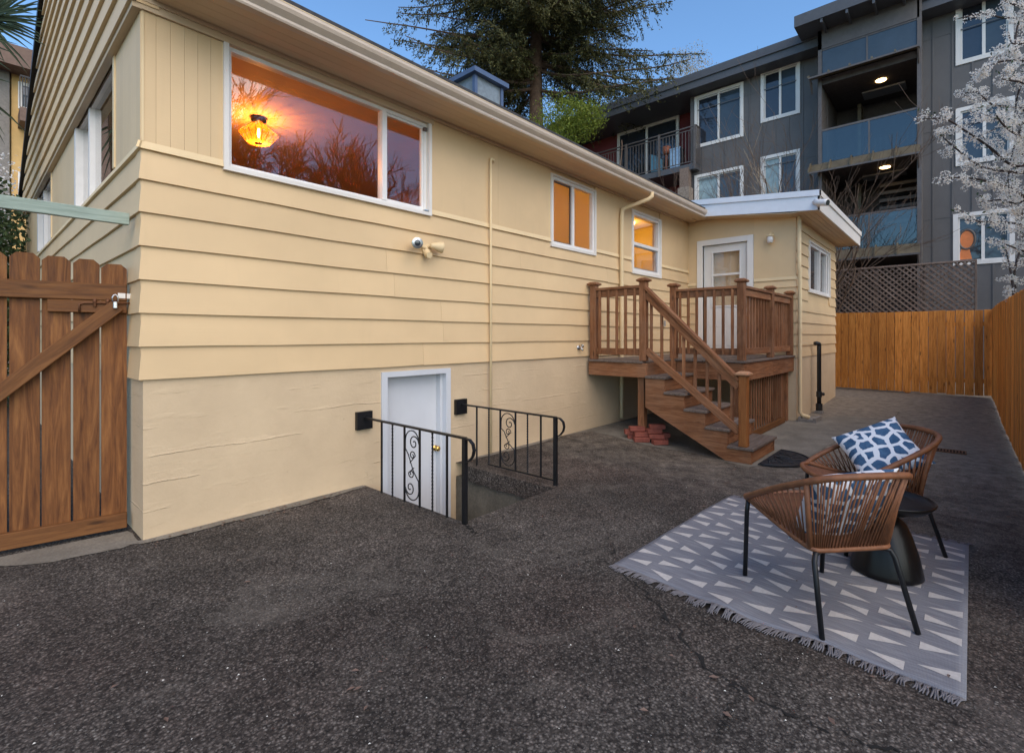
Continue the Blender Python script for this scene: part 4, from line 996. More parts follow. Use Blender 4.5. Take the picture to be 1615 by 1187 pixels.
# ------------------------------------------------------------------ wrought iron handrails of the stairwell
def spiral(c, r0, r1, a0, turns, n=26):
    return [(c[0] + (r0 + (r1 - r0) * i / n) * math.cos(a0 + turns * 2 * math.pi * i / n), c[1] + (r0 + (r1 - r0) * i / n) * math.sin(a0 + turns * 2 * math.pi * i / n)) for i in range(n + 1)]
def handrail(X, label, bottom, yend, ys):
    t = thing('handrail', label, 'handrail', (X, yend, 0), 0, 'wrought iron stairwell handrails')
    zr = zz(-.545); yp_ = yend
    MB().box(X - .075, X + .075, YW - .03, YW + .02, zr - .10, zr + .055).build('wall_plate', 'black', t)
    MB().box(X - .014, X + .014, yend - .01, YW - .028, zr - .006, zr + .008).build('top_rail', 'black', t)
    MB().box(X - .015, X + .015, yend - .015, yend + .015, -.01, zr - .007).build('end_post', 'black', t)
    hk = [(X, yend - .0, zr + .001), (X, yend - .05, zr - .004), (X, yend - .085, zr - .03), (X, yend - .095, zr - .07), (X, yend - .085, zr - .11), (X, yend - .055, zr - .145), (X, yend - .015, zr - .165), (X, yend - .015, zr - .2)]
    m = MB()
    for a, b in zip(hk, hk[1:]):
        d = (Vector(b) - Vector(a)); nrm = Vector((0, -d.z, d.y)).normalized() * .004; e = d.normalized() * .003
        A, B = Vector(a) - e, Vector(b) + e; s = Vector((.013, 0, 0)); v = [A - s - nrm, A + s - nrm, A + s + nrm, A - s + nrm, B - s - nrm, B + s - nrm, B + s + nrm, B - s + nrm]
        m.add(v, [(0, 1, 2, 3), (7, 6, 5, 4), (0, 4, 5, 1), (1, 5, 6, 2), (2, 6, 7, 3), (3, 7, 4, 0)])
    m.build('end_scroll', 'black', t)
    z0 = .05 if bottom else -.005
    for k, y in enumerate(ys):
        zb = -.005 if not bottom or k == 0 else z0 + .005
        if k in (1, 4):
            m = MB(); r = .0085; n = 46; vs = []
            for i in range(n + 1):
                q = i * .75; z = zb + (zr - .006 - zb) * i / n
                for s in range(4): vs.append((X + r * math.cos(q + s * math.pi / 2), y + r * math.sin(q + s * math.pi / 2), z))
            m.add(vs, [(i * 4 + s, i * 4 + (s + 1) % 4, i * 4 + 4 + (s + 1) % 4, i * 4 + 4 + s) for i in range(n) for s in range(4)]); m.build('twisted_baluster', 'black', t)
        else: MB().box(X - .0065, X + .0065, y - .0065, y + .0065, zb, zr - .006).build('baluster', 'black', t)
    if bottom: MB().box(X - .011, X + .011, yend + .015, ys[1] + .006, z0 - .008, z0 + .005).build('bottom_rail', 'black', t)
    # S scroll between the 3rd and 4th balusters
    ya_, yb_ = ys[2] - .012, ys[3] + .012; w = ya_ - yb_; zt, zb = zr - .02, (.075 if bottom else .03); hgt = zt - zb; cyc = (ya_ + yb_) / 2; R0 = w / 2
    top = [(cyc + R0 * math.cos(q), zt - R0 + R0 * math.sin(q)) for q in np.linspace(math.pi * 0, math.pi, 14)]       # arch from low-Y over to high-Y
    top = [(cyc - R0 * math.cos(q), zt - R0 * 1.05 + R0 * math.sin(q)) for q in np.linspace(0, math.pi, 14)]
    sp1 = spiral((cyc - R0 * .28, zt - R0 * 1.15), R0 * .72, R0 * .12, math.pi, -1.35)
    sp1 = [(y, z) for y, z in sp1]
    line = sp1[::-1] + top[1:] + [(ya_, zt - R0 * 1.8), (cyc + R0 * .55, zt - hgt * .36), (cyc - R0 * .2, zt - hgt * .58), (yb_ + R0 * .05, zb + R0 * 1.9)]
    bot = [(cyc - R0 * math.cos(q), zb + R0 * 1.05 - R0 * math.sin(q)) for q in np.linspace(0, math.pi, 14)]
    sp2 = spiral((cyc + R0 * .3, zb + R0 * 1.1), R0 * .70, R0 * .12, 0, -1.35)
    line = line + bot + sp2[1:]
    m = MB(); m.tube([(X, y, z) for y, z in line], .0048, 6)
    c1 = spiral((cyc - R0 * .05, zt - hgt * .36), R0 * .42, R0 * .10, math.pi * 1.0, -1.2, 18); m.tube([(X, cyc + R0 * .30, zt - hgt * .47)] + [(X, y, z) for y, z in c1], .0045, 5)
    c2 = spiral((cyc + R0 * .10, zt - hgt * .62), R0 * .42, R0 * .10, 0, -1.2, 18); m.tube([(X, cyc - R0 * .28, zt - hgt * .53)] + [(X, y, z) for y, z in c2], .0045, 5)
    m.build('scrollwork', 'black', t, True)
def rail_ys(X, pxs): return [xp(p, 700, X).y for p in pxs]
XR1_, XR2_ = 1.785 * H, 2.645 * H
handrail(XR1_, 'black iron handrail with S scroll in front of the basement door', False, xp(733, 800, XR1_).y, rail_ys(XR1_, (602, 619, 638, 662, 682, 705)))
handrail(XR2_, 'black iron handrail with bottom rail on the far side of the stairwell', True, xp(876, 760, XR2_).y, rail_ys(XR2_, (752, 771, 789, 813, 832, 853)))

# ------------------------------------------------------------------ timber gate beside the house
G0 = Vector((.567 * H - .01, 3.20 * H)); G1 = Vector((.113 * H, 3.276 * H)); gdv = (G1 - G0).normalized(); gn = Vector((gdv.y, -gdv.x))
if gn.y > 0: gn = -gn
def gt(px):                                          # pixel column -> distance along the gate
    w = ray(px, 600); t = (G0.x * gn.x + G0.y * gn.y) / (w.x * gn.x + w.y * gn.y); p = Vector((w.x * t, w.y * t)); return (p - G0).dot(gdv)
gate = thing('gate', 'brown cedar gate with dog-eared boards and diagonal brace beside the house', 'gate', (G0.x, G0.y, 0))
def gpnt(s, o, z): p = G0 + gdv * s + gn * o; return Vector((p.x, p.y, z))
edges = [(gt(200), gt(159.5)), (gt(157), gt(115.5)), (gt(111.5), gt(66)), (gt(63), gt(15)), (gt(11), gt(-40))]
s0 = edges[-1][1] + .008
for k in range(6): edges.append((s0, s0 + .145)); s0 += .152
tops = [1.80, 1.82, 1.825, 1.835, 1.83] + [1.83] * 6
for (a, b), zt in zip(edges, tops):
    m = MB(); w = b - a; e = .03
    loc = [(-.9, -w / 2), (zt - .9 - e, -w / 2), (zt - .9, -w / 2 + e), (zt - .9, w / 2 - e), (zt - .9 - e, w / 2), (-.9, w / 2)]   # local X up, Y across
    loc[0] = (-.87, -w / 2); loc[-1] = (-.87, w / 2)
    m.prism([(x, y, -.009) for x, y in loc], (0, 0, .018)); me = bpy.data.meshes.new('board'); me.from_pydata(m.v, [], m.f); o = link('board', me, 'gatewood', None)
    c = gpnt((a + b) / 2, 0, .9); o.matrix_basis = Matrix.Translation(c) @ Matrix((Vector((0, 0, 1)), Vector((gdv.x, gdv.y, 0)), Vector((0, 0, 1)).cross(Vector((gdv.x, gdv.y, 0))))).transposed().to_4x4(); setp(o, gate)
def gz_at(px, py): w = ray(px, py); t = (G0.x * gn.x + G0.y * gn.y) / (w.x * gn.x + w.y * gn.y); return H + w.z * t
zr_t = (gz_at(100, 445), gz_at(100, 472)); up = (0, 0, 1)
beam('rail', gpnt(-.012, .03, sum(zr_t) / 2), gpnt(1.9, .03, sum(zr_t) / 2), .038, zr_t[0] - zr_t[1], 'gaterail', gate, .004)
beam('latch_block', gpnt(gt(200), .0285, gz_at(120, 483)), gpnt(gt(75), .0285, gz_at(120, 483)), .036, .08, 'gaterail', gate, .004)
zb = .075
beam('rail', gpnt(-.012, .03, zb), gpnt(1.9, .03, zb), .038, .10, 'gaterail', gate, .004)
beam('brace', gpnt(gt(186), .0675, gz_at(186, 482)), gpnt(gt(-60), .0675, gz_at(-60, 664)), .036, .085, 'gaterail', gate, .004)
def gtube(pts, r, n=8): return MB().tube([gpnt(gt(px), o, gz_at(px, py)) for px, py, o in pts], r, n)
gtube([(126, 492, .055), (126, 480, .055), (134, 478, .055), (212, 479, .055)], .006).build('slide_bolt', 'rust', gate, True)
for px in (150, 170): gtube([(px, 484, .05), (px, 476, .062), (px, 473, .05)], .010, 6).build('bolt_bracket', 'rust', gate)
beam('hasp', gpnt(gt(186), .056, gz_at(186, 467)), gpnt(gt(216), .03, gz_at(216, 468)), .006, .035, 'vinyl', gate, .001)
pl = gpnt(gt(182), .095, gz_at(182, 481)); pad_ = thing('padlock', 'small steel padlock hanging on the gate hasp', 'padlock', (pl.x, pl.y, pl.z - .03))
def pt(s, z): p = Vector((pl.x, pl.y)) + gdv * s; return (p.x, p.y, pl.z + z)
beam('lock_body', pt(0, -.028), pt(0, .018), .046, .022, 'steel', pad_, .004, (gdv.x, gdv.y, 0))
MB().tube([pt(-.015, .018), pt(-.015, .045), pt(-.008, .06), pt(0, .064), pt(.008, .06), pt(.015, .045), pt(.015, .018)], .0045, 8).build('shackle', 'steel', pad_, True)
# pale green timber rail over the gate, screwed to the house
gb = beam('timber_bar', (X0 - .035, 3.06 * H, zz(.575)), (-.9, 3.06 * H, zz(.575)), .036, .075, 'greenwood', None, .003)
tag(gb, 'pale green timber bar spanning above the gate to the house corner', 'timber bar')

# ------------------------------------------------------------------ fences
XB = 11.0 * H; bf = thing('fence', 'orange cedar board fence closing the far end of the yard', 'fence', (XB, 0, 0))
ytop = zz(.414); e0, e1 = xp(1315, 600, XB).y, xp(1567, 600, XB).y; n = 19; w = (e0 - e1) / n
for k in range(n):
    y = e0 - w * (k + .5); gap = .014 if k in (15, 17, 18) else .006
    zt = ytop + random.uniform(-.008, .008); beam('board', (XB + random.uniform(-.004, .004), y, .03 + random.uniform(0, .02)), (XB, y + random.uniform(-.003, .003), zt), w - gap, .018, 'fencewood', bf, .003, (1, 0, 0))
for z in (.35, ytop - .3): abox('rail', XB + .012, XB + .05, e1 - .1, e0 + .1, z - .045, z + .045, 'fencewood', bf)
for y in (e0 + .02, (e0 + e1) / 2): abox('post', XB + .052, XB + .14, y - .045, y + .045, 0, ytop - .05, 'fencewood', bf)
YF = -.375 * H; rfn = thing('fence', 'long cedar board fence along the right side of the yard', 'fence', (XB, YF, 0))
x = XB - .02; k = 0
while x > 3.2:
    wv = .138 + random.uniform(-.004, .004); zt = zz(.40) + .03 * math.sin(x * .6) + random.uniform(-.012, .012) - .05 * max(0, (9 - x)) / 6
    beam('board', (x - wv / 2, YF + random.uniform(-.005, .005), gz(x, YF) + .03), (x - wv / 2, YF + random.uniform(-.006, .006), zt), wv - .007, .018, 'fencewood', rfn, .003, (0, 1, 0)); x -= wv; k += 1
for z in (.35, 1.45): abox('rail', 3.2, XB, YF - .052, YF - .014, z - .045, z + .045, 'fencewood', rfn)
for x in np.arange(3.4, XB - .3, 2.3): abox('post', x, x + .09, YF - .145, YF - .054, gz(x, YF), 1.75, 'fencewood', rfn)
# lattice screen standing above the far fence
XL = XB + .35; la = xp(1312, 450, XL).y; lb = xp(1537, 450, XL).y; lz0, lz1 = zz(.33), xp(1430, 419, XL).z
lt = thing('lattice_screen', 'weathered grey-brown diagonal lattice screen above the far fence', 'lattice', (XL, lb, 0))
def clip(y0, slope):
    # line z = lz0 + slope*(y-y0) clipped to the panel
    hgt = lz1 - lz0; a, b = sorted((y0, y0 + hgt / slope)); ya_, yb_ = max(a, lb), min(b, la)
    if yb_ - ya_ < .05: return None
    f = lambda y: lz0 + slope * (y - y0); return (ya_, f(ya_)), (yb_, f(yb_))
hgt = lz1 - lz0; stp = .128
for s, xo in ((1, 0), (-1, .011)):
    y0 = lb - hgt - .05
    while y0 < la + hgt:
        c = clip(y0, s)
        if c: beam('lattice_slat', (XL + xo, c[0][0], c[0][1]), (XL + xo, c[1][0], c[1][1]), .038, .009, 'lattice', lt, .001, (1, 0, 0))
        y0 += stp
abox('frame_rail', XL - .02, XL + .03, lb - .04, la, lz1 - .01, lz1 + .03, 'lattice', lt); abox('frame_rail', XL - .02, XL + .03, lb - .04, lb - .0, .3, lz1 - .011, 'lattice', lt)
for y in (lb + (la - lb) * .33, lb + (la - lb) * .66, la): abox('post', XL + .03, XL + .11, y - .045, y + .045, 0, lz1, 'lattice', lt)

# ------------------------------------------------------------------ lights on the house
fl = yp(672, 392, YW - .02); t = thing('floodlight', 'twin-head cream security floodlight on the clapboard wall', 'floodlight', (fl.x, YW - .015, fl.z))
MB().tube([(fl.x, YW + .0, fl.z - .005), (fl.x, YW - .035, fl.z - .005)], .055, 16).build('base', 'trim', t)
MB().tube([(fl.x - .005, YW - .03, fl.z - .03), (fl.x - .015, YW - .06, fl.z - .065), (fl.x - .02, YW - .10, fl.z - .075)], [.035, .034, .03], 12).build('sensor', 'trim', t)
def head(p, d, nm):
    p, d = Vector(p), Vector(d).normalized(); pts = [p + d * s for s in (0, .02, .05, .09, .125, .128)]
    o = MB().tube(pts, [.018, .028, .036, .052, .056, .054], 20).build(nm, 'trim', t, True)
    reg(o); q = p + d * .1285
    MB().tube([q, q + d * .001, q + d * .003, q + d * .004], [.052, .05, .046, .012], 20).build('lens', 'steel', o, True)
    MB().tube([q + d * .003, q + d * .006], [.03, .022], 16).build('reflector', 'glass_dark', o, True)
hl, hr = yp(655, 384, YW - .09), yp(688, 384, YW - .06)
head((hl.x + .02, YW - .05, hl.z + .005), (-.45, -1, -.12), 'lamp_head'); head((fl.x + .015, YW - .065, fl.z + .028), (.95, -.35, -.10), 'lamp_head')
MB().tube([(hl.x + .03, YW - .05, hl.z), (fl.x, YW - .035, fl.z)], .014, 8).build('arm', 'trim', t)
MB().tube([(fl.x + .02, YW - .06, fl.z + .03), (fl.x, YW - .03, fl.z + .01)], .014, 8).build('arm', 'trim', t)
pl_ = xp(1217, 375, XD - .01); t = thing('porch_light', 'small white porch lantern on the annexe wall beside the door', 'lamp', (XD, pl_.y, pl_.z))
MB().tube([(XD + .0, pl_.y, pl_.z + .05), (XD - .05, pl_.y, pl_.z + .05), (XD - .09, pl_.y, pl_.z + .04)], [.04, .03, .02], 10).build('bracket', 'trim', t)
MB().lathe([(.0, .04), (.06, .035), (.065, .01), (.04, .005)], (XD - .1, pl_.y, pl_.z), 16).build('cap', 'trim', t, True)
MB().lathe([(.045, .01), (.05, -.03), (.045, -.09), (.03, -.10), (0, -.102)], (XD - .1, pl_.y, pl_.z), 16).build('jar', 'vinyl', t, True)
sc = Vector((RX - .03, RY + .0, zz(1.575))); t = thing('security_camera', 'white bullet security camera on the annexe roof corner', 'camera', sc)
MB().tube([(RX - .002, RY + .05, sc.z + .02), (RX - .05, RY + .03, sc.z + .02), (RX - .09, RY - .01, sc.z + .01)], [.05, .03, .022], 12).build('mount', 'vinyl', t, True)
d = Vector((-.35, -.9, -.22)).normalized(); a = Vector((RX - .07, RY + .04, sc.z + .0)); MB().tube([a, a + d * .04, a + d * .16, a + d * .19], [.04, .052, .052, .05], 16).build('housing', 'vinyl', t, True)
MB().tube([a + d * .191, a + d * .197], .042, 16).build('lens', 'blackgloss', t); MB().tube([(RX - .04, RY + .03, sc.z - .02), (RX - .07, RY + .0, sc.z - .07)], .02, 8).build('cable_gland', 'vinyl', t)

# ------------------------------------------------------------------ rug
rc = [Vector(c) * H for c in ((1.905, 1.12), (3.24, 1.07), (3.245, -.03), (1.84, -.012))]     # left, far, right, near
def rugxy(u, v):                                         # u along the yard, v across it
    p = rc[0].lerp(rc[1], u).lerp(rc[3].lerp(rc[2], u), v)
    p = p + Vector((-.035 * math.exp(-((v - .45) / .16) ** 2) * (1 - u) ** 2 * 1.2, 0)); return p
def rugz(u, v):
    p = rugxy(u, v); b = .020 * math.exp(-((v - .43) / .07) ** 2) * max(0, 1 - u * 2.2) + .010 * math.exp(-((v - .70) / .06) ** 2) * max(0, 1 - u * 3)
    return gz(p.x, p.y) + .009 + b + .0025 * math.sin(u * 21 + v * 6) * math.sin(v * 17 + 2 * u)
def rpt(u, v, dz=0): p = rugxy(u, v); return (p.x, p.y, rugz(u, v) + dz)
n, m_ = 48, 44; m = MB()
vs = [rpt(i / n, j / m_) for i in range(n + 1) for j in range(m_ + 1)]; N = len(vs)
m.add(vs + [(x, y, z - .006) for x, y, z in vs], [(i * (m_ + 1) + j, (i + 1) * (m_ + 1) + j, (i + 1) * (m_ + 1) + j + 1, i * (m_ + 1) + j + 1) for i in range(n) for j in range(m_)])
ring = [i * (m_ + 1) for i in range(n + 1)] + [n * (m_ + 1) + j for j in range(1, m_ + 1)] + [i * (m_ + 1) + m_ for i in range(n - 1, -1, -1)] + [j for j in range(m_ - 1, 0, -1)]
m.f += [(ring[k], ring[(k + 1) % len(ring)], N + ring[(k + 1) % len(ring)], N + ring[k]) for k in range(len(ring))]
me = bpy.data.meshes.new('rug'); me.from_pydata(m.v, [], m.f); rug = link('rug', me, 'rug', None, True, (2.6 * H, .5 * H, 0))
tag(rug, 'blue-grey woven rug with cream triangles and tasselled ends', 'rug'); PINV[rug.name] = wmat(rug).inverted()
m = MB(); NC, NRW = 9, 13
for c in range(NC):
    for r in range(NRW + 1):
        uc = (r + (.5 if c % 2 else .0) + random.uniform(-.05, .05)) / NRW; vc = (c + .5) / NC
        L = .088 / 1.0; w = .0185; d = 1 if (c + r) % 2 == 0 else -1
        sk = .35 * w * (1 if (r // 2 + c) % 2 else -1)
        if uc - w < .012 or uc + w > .99: continue
        tip, bs = vc + d * L * .5, vc - d * L * .5; k = 7; A = []; B = []
        for i in range(k + 1):
            f = i / k; v = bs + (tip - bs) * f; A.append(rpt(uc - w * (1 - f) + sk * f * 2, v, .0016)); B.append(rpt(uc + w * (1 - f) + sk * f * 2, v, .0016))
        m.add(A + B, [(i, i + 1, k + 1 + i + 1, k + 1 + i) for i in range(k)])
m.build('woven_triangles', 'rugwhite', rug)['kind'] = 'stuff'
m = MB()
for u, sgn in ((0.0, -1), (1.0, 1)):
    nt = 62
    for k in range(nt):
        v = (k + .5) / nt; p = Vector(rpt(u, v, -.004)); dr = Vector((sgn, random.uniform(-.45, .45) + (.25 if sgn < 0 else 0), 0)).normalized(); side = Vector((-dr.y, dr.x, 0))
        L = random.uniform(.05, .075)
        for q in (-1, 0, 1):
            e = p + dr * .022 + side * .004 * q; f = p + dr * L + side * .011 * q + Vector((0, 0, 0)); f.z = gz(f.x, f.y) + .006
            m.tube([p + side * .009 * q, e + Vector((0, 0, .004)), (e + f) / 2 + Vector((0, 0, .003)) + side * random.uniform(-.004, .004), f], [.0035, .0042, .0036, .002], 4)
m.build('fringe', 'fringe', rug)['kind'] = 'stuff'
RZ = lambda x, y: gz(x, y) + .0115

# ------------------------------------------------------------------ woven lounge chairs (local: +Y forward, +X right)
def cat(pts, n=8):                                       # Catmull-Rom through points
    P = [Vector(p) for p in pts]; out = []
    for i in range(len(P) - 1):
        a, b, c, d = P[max(i - 1, 0)], P[i], P[i + 1], P[min(i + 2, len(P) - 1)]
        for k in range(n):
            t = k / n; out.append(.5 * ((2 * b) + (c - a) * t + (2 * a - 5 * b + 4 * c - d) * t * t + (3 * b - a - 3 * c + d) * t ** 3))
    out.append(P[-1]); return out
def make_chair(loc, rz, label):
    t = thing('lounge_chair', label, 'chair', loc, rz, 'woven lounge chairs')
    half = [(.0, -.345, .712), (.11, -.334, .708), (.195, -.288, .690), (.243, -.19, .645), (.262, -.03, .572), (.262, .12, .50), (.248, .215, .452), (.228, .248, .437)]
    rimR = cat(half, 7); rimL = [Vector((-p.x, p.y, p.z)) for p in rimR]
    MB().tube(rimL[::-1] + rimR[1:], .0155, 10).build('rim', 'rattan', t, True)
    seath = [(.0, -.205, .345), (.12, -.205, .345), (.185, -.19, .346), (.198, -.10, .358), (.208, .05, .385), (.22, .18, .418), (.228, .248, .437)]
    sR = cat(seath, 7); sL = [Vector((-p.x, p.y, p.z)) for p in sR]
    MB().tube(sL[::-1] + sR[1:], .0125, 8).build('seat_frame', 'rattan', t, True)
    fr = cat([(-.228, .248, .437), (-.2, .30, .432), (-.11, .335, .425), (0, .345, .422), (.11, .335, .425), (.2, .30, .432), (.228, .248, .437)], 6)
    MB().tube(fr, .014, 8).build('front_edge', 'rattan', t, True)
    def at(c, f): x = f * (len(c) - 1); i = min(int(x), len(c) - 2); return c[i].lerp(c[i + 1], x - i)
    # seat cords run front to back, packed close
    m = MB(); nc = 64
    for k in range(nc):
        x = -.205 + .41 * (k + .5) / nc
        yb_ = -.2; zb_ = .347 + .0 * abs(x)
        if abs(x) > .19: yb_ = -.2 + (abs(x) - .19) * 8.5; zb_ = .347 + max(0, yb_ + .1) * .2
        yf = .342 - (abs(x) / .22) ** 3 * .055; m.tube([(x, yb_, zb_), (x, (yb_ + yf) / 2, .372 + (abs(x) * .03)), (x, yf, .424 + .008 * abs(x) / .2)], .0043, 5)
    m.build('seat_cords', 'rattan', t, True)['kind'] = 'stuff'
    m = MB(); nb = 34                                     # back cords fan up from the rear of the seat
    for k in range(nb):
        f = (k + .5) / nb * 2 - 1; a = at(sR, abs(f) * .34); b = at(rimR, abs(f) * .40); s = 1 if f > 0 else -1
        o = random.uniform(-.006, .006); m.tube([(a.x * s, a.y, a.z), (b.x * s + o, b.y, b.z)], .0042, 5)
    m.build('back_cords', 'rattan', t, True)['kind'] = 'stuff'
    for s in (-1, 1):
        m = MB(); ns = 17                                  # zigzag cords at the sides
        for k in range(ns):
            a = at(sR, .42 + .54 * k / ns); b1 = at(rimR, .45 + .52 * (k - .35) / ns); b2 = at(rimR, .45 + .52 * (k + .75) / ns)
            for b in (b1, b2): m.tube([(a.x * s, a.y, a.z), (b.x * s, b.y, b.z)], .0036, 5)
        m.build('side_cords', 'rattan', t, True)['kind'] = 'stuff'
        a = at(sR, .36); b = at(rimR, .40); MB().tube([(a.x * s, a.y, a.z), ((a.x + b.x) / 2 * s, (a.y + b.y) / 2, (a.z + b.z) / 2), (b.x * s, b.y, b.z)], .013, 8).build('back_support', 'rattan', t, True)
        MB().tube([(s * .15, -.19, .335), (s * .185, -.205, .33), (s * .198, -.215, .30), (s * .228, -.301, .0)], .0115, 10).build('leg', 'black', t, True)
        MB().tube([(s * .228, .24, .43), (s * .228, .252, .36), (s * .226, .273, .0)], .0115, 10).build('leg', 'black', t, True)
    MB().tube([(-.15, -.19, .333), (.15, -.19, .333)], .010, 8).build('under_bar', 'black', t, True)
    return t
c1 = Vector((2.15 * H, .39 * H)); a1 = math.atan2(.75, .66)
make_chair((c1.x, c1.y, RZ(*c1)), a1 - R(90), 'tan woven lounge chair nearest the camera, turned away')
c2 = Vector((2.935 * H, .335 * H)); a2 = R(130)
make_chair((c2.x, c2.y, RZ(*c2)), a2 - R(90), 'tan woven lounge chair behind the black table, holding the bright cushion')
# black pedestal table
tc = Vector((2.60 * H, .232 * H)); zt = RZ(*tc)
t = thing('side_table', 'black glazed mushroom-shaped side table between the chairs', 'table', (tc.x, tc.y, zt))
MB().lathe([(0, .001), (.158, .001), (.166, .008), (.163, .03), (.145, .12), (.115, .22), (.09, .28), (.06, .31), (.045, .325), (.05, .335)], (tc.x, tc.y, zt), 48).build('pedestal', 'blackgloss', t, True)
MB().lathe([(.05, .335), (.12, .345), (.18, .368), (.212, .398), (.218, .41), (.213, .416), (.195, .404), (.12, .398), (0, .398)], (tc.x, tc.y, zt), 48).build('tray_top', 'blackgloss', t, True)
# cushions
def cushion(loc, n, xdir, size, label):
    z = Vector(n).normalized(); x = Vector(xdir); x = (x - z * x.dot(z)).normalized(); y = z.cross(x); k = 28; m = MB(); vs = []
    for s in (1, -1):
        for i in range(k + 1):
            for j in range(k + 1):
                u, v = i / k * 2 - 1, j / k * 2 - 1
                pin = 1 - .10 * (1 - abs(v) ** 2.0) * abs(u) ** 3 ; pin2 = 1 - .10 * (1 - abs(u) ** 2.0) * abs(v) ** 3
                th = ((1 - abs(u) ** 2.6) * (1 - abs(v) ** 2.6)) ** .55 * .075 + .002 + .006 * math.sin(u * 5 + v * 3) * (1 - u * u) * (1 - v * v)
                vs.append((u * size / 2 * pin, v * size / 2 * pin2, s * th))
    K = (k + 1) ** 2; fs = []
    for i in range(k):
        for j in range(k):
            a = i * (k + 1) + j; fs += [(a, a + k + 1, a + k + 2, a + 1), (K + a, K + a + 1, K + a + k + 2, K + a + k + 1)]
    ring = [i * (k + 1) for i in range(k + 1)] + [k * (k + 1) + j for j in range(1, k + 1)] + [i * (k + 1) + k for i in range(k - 1, -1, -1)] + [j for j in range(k - 1, 0, -1)]
    fs += [(ring[q], ring[(q + 1) % len(ring)], K + ring[(q + 1) % len(ring)], K + ring[q]) for q in range(len(ring))]
    m.add(vs, fs); o = m.build('cushion', 'pillow', None, True); o.matrix_basis = Matrix.Translation(Vector(loc)) @ Matrix((x, y, z)).transposed().to_4x4()
    tag(o, label, 'cushion', 'blue and white printed cushions'); return o
def cl(c, ang, fx, fy, z): u = Vector((math.cos(ang), math.sin(ang))); v = Vector((u.y, -u.x)); p = c + u * fy + v * fx; return Vector((p.x, p.y, RZ(*c) + z))
u1 = Vector((math.cos(a1), math.sin(a1), 0)); v1 = Vector((u1.y, -u1.x, 0)); u2 = Vector((math.cos(a2), math.sin(a2), 0)); v2 = Vector((u2.y, -u2.x, 0)); UP = Vector((0, 0, 1))
cushion(cl(c1, a1, .03, -.10, .505), u1 * .86 + UP * .5, v1 + UP * .12, .42, 'blue and white cushion leaning against the back of the nearest chair')
cushion(cl(c2, a2, .03, -.10, .575), u2 * .50 + UP * .72 - v2 * .50, v2 * 1.0 + u2 * -.1 + UP * .45, .40, 'brightly printed blue and white cushion propped up in the far chair')

# ------------------------------------------------------------------ charcoal apartment building beyond the fence
XM = 14.3 * H; XQ = XM - .95                              # main facade, projecting balcony bay
ap = thing('apartment_building', 'charcoal three-storey apartment building with glass balconies behind the yard', 'building', (XM, 0, 0))
YL, YRt = xp(890, 200, XM).y, -6.0; yBL, yBR = xp(1293, 200, XQ).y, xp(1450, 200, XQ).y
ZRF = xp(1291, 88, XM).z                                  # soffit height
yRec = xp(1097, 200, XM).y
wins = [(1100, 1168, 157, 212, 0), (1205, 1256.5, 118, 175, 0), (1100, 1168, 281, 330, 0), (1205, 1256.5, 252, 310, 0), (1515, 1590, 97, 78, 1), (1515, 1592, 256, 238, 1), (1511, 1592, 413, 408, 1)]
def pxr(x0, x1, z): return None
WR = []
for (pa, pb, tl_, br_, kind) in wins:
    ya_, yb_ = xp(pa, 300, XM).y, xp(pb, 300, XM).y
    if kind == 0: z1 = xp(pa, tl_, XM).z; z0 = xp(pb, br_, XM).z
    else: z0 = xp(pa, tl_, XM).z; z1 = z0 + (1.52 if pb < 1591 else 1.42 if tl_ < 300 else 1.25)
    WR.append((yb_, ya_, z0, z1))
m = MB()
for a, b, c, d in holes(YRt, yRec, -.2, ZRF, [(w[0], w[1], w[2], w[3]) for w in WR] + [(yBR + .05, yBL - .05, .6, ZRF - .1)]): m.box(XM, XM + .25, a, b, c, d)
m.build('wall', 'grey', ap)
MB().box(XM + 1.25, XM + 1.4, yRec, YL, -.2, ZRF).build('recess_wall', 'red', ap)
MB().box(XM, XM + 1.4, YL, YL + .2, -.2, ZRF).build('wall', 'grey', ap); MB().box(XM, XM + 1.25, yRec - .001, yRec + .2, -.2, ZRF).build('wall', 'grey', ap)
MB().box(XM + 8, XM + 8.2, YRt, YL + .2, -.2, ZRF).build('wall', 'grey', ap); MB().box(XM + .25, XM + 8, YRt, YRt + .2, -.2, ZRF).build('wall', 'grey', ap); MB().box(XM + 1.4, XM + 8, YL, YL + .2, -.2, ZRF).build('wall', 'grey', ap)
rfo = MB().box(XM - .62, XM + 8.6, YRt - .5, YL + .35, ZRF, ZRF + .06).build('roof', 'greylight', ap); reg(rfo)
MB().box(XM - .68, XM - .63, YRt - .5, YL + .42, ZRF - .02, ZRF + .30).build('fascia', 'greylight', rfo); MB().box(XM - .74, XM - .70, YRt - .5, YL + .46, ZRF + .24, ZRF + .52).build('gutter_fascia', 'greylight', rfo)
MB().box(XM - .70, XM + 8.6, YRt - .5, YL + .42, ZRF + .30, ZRF + .50).build('roof_deck', 'roof', rfo)
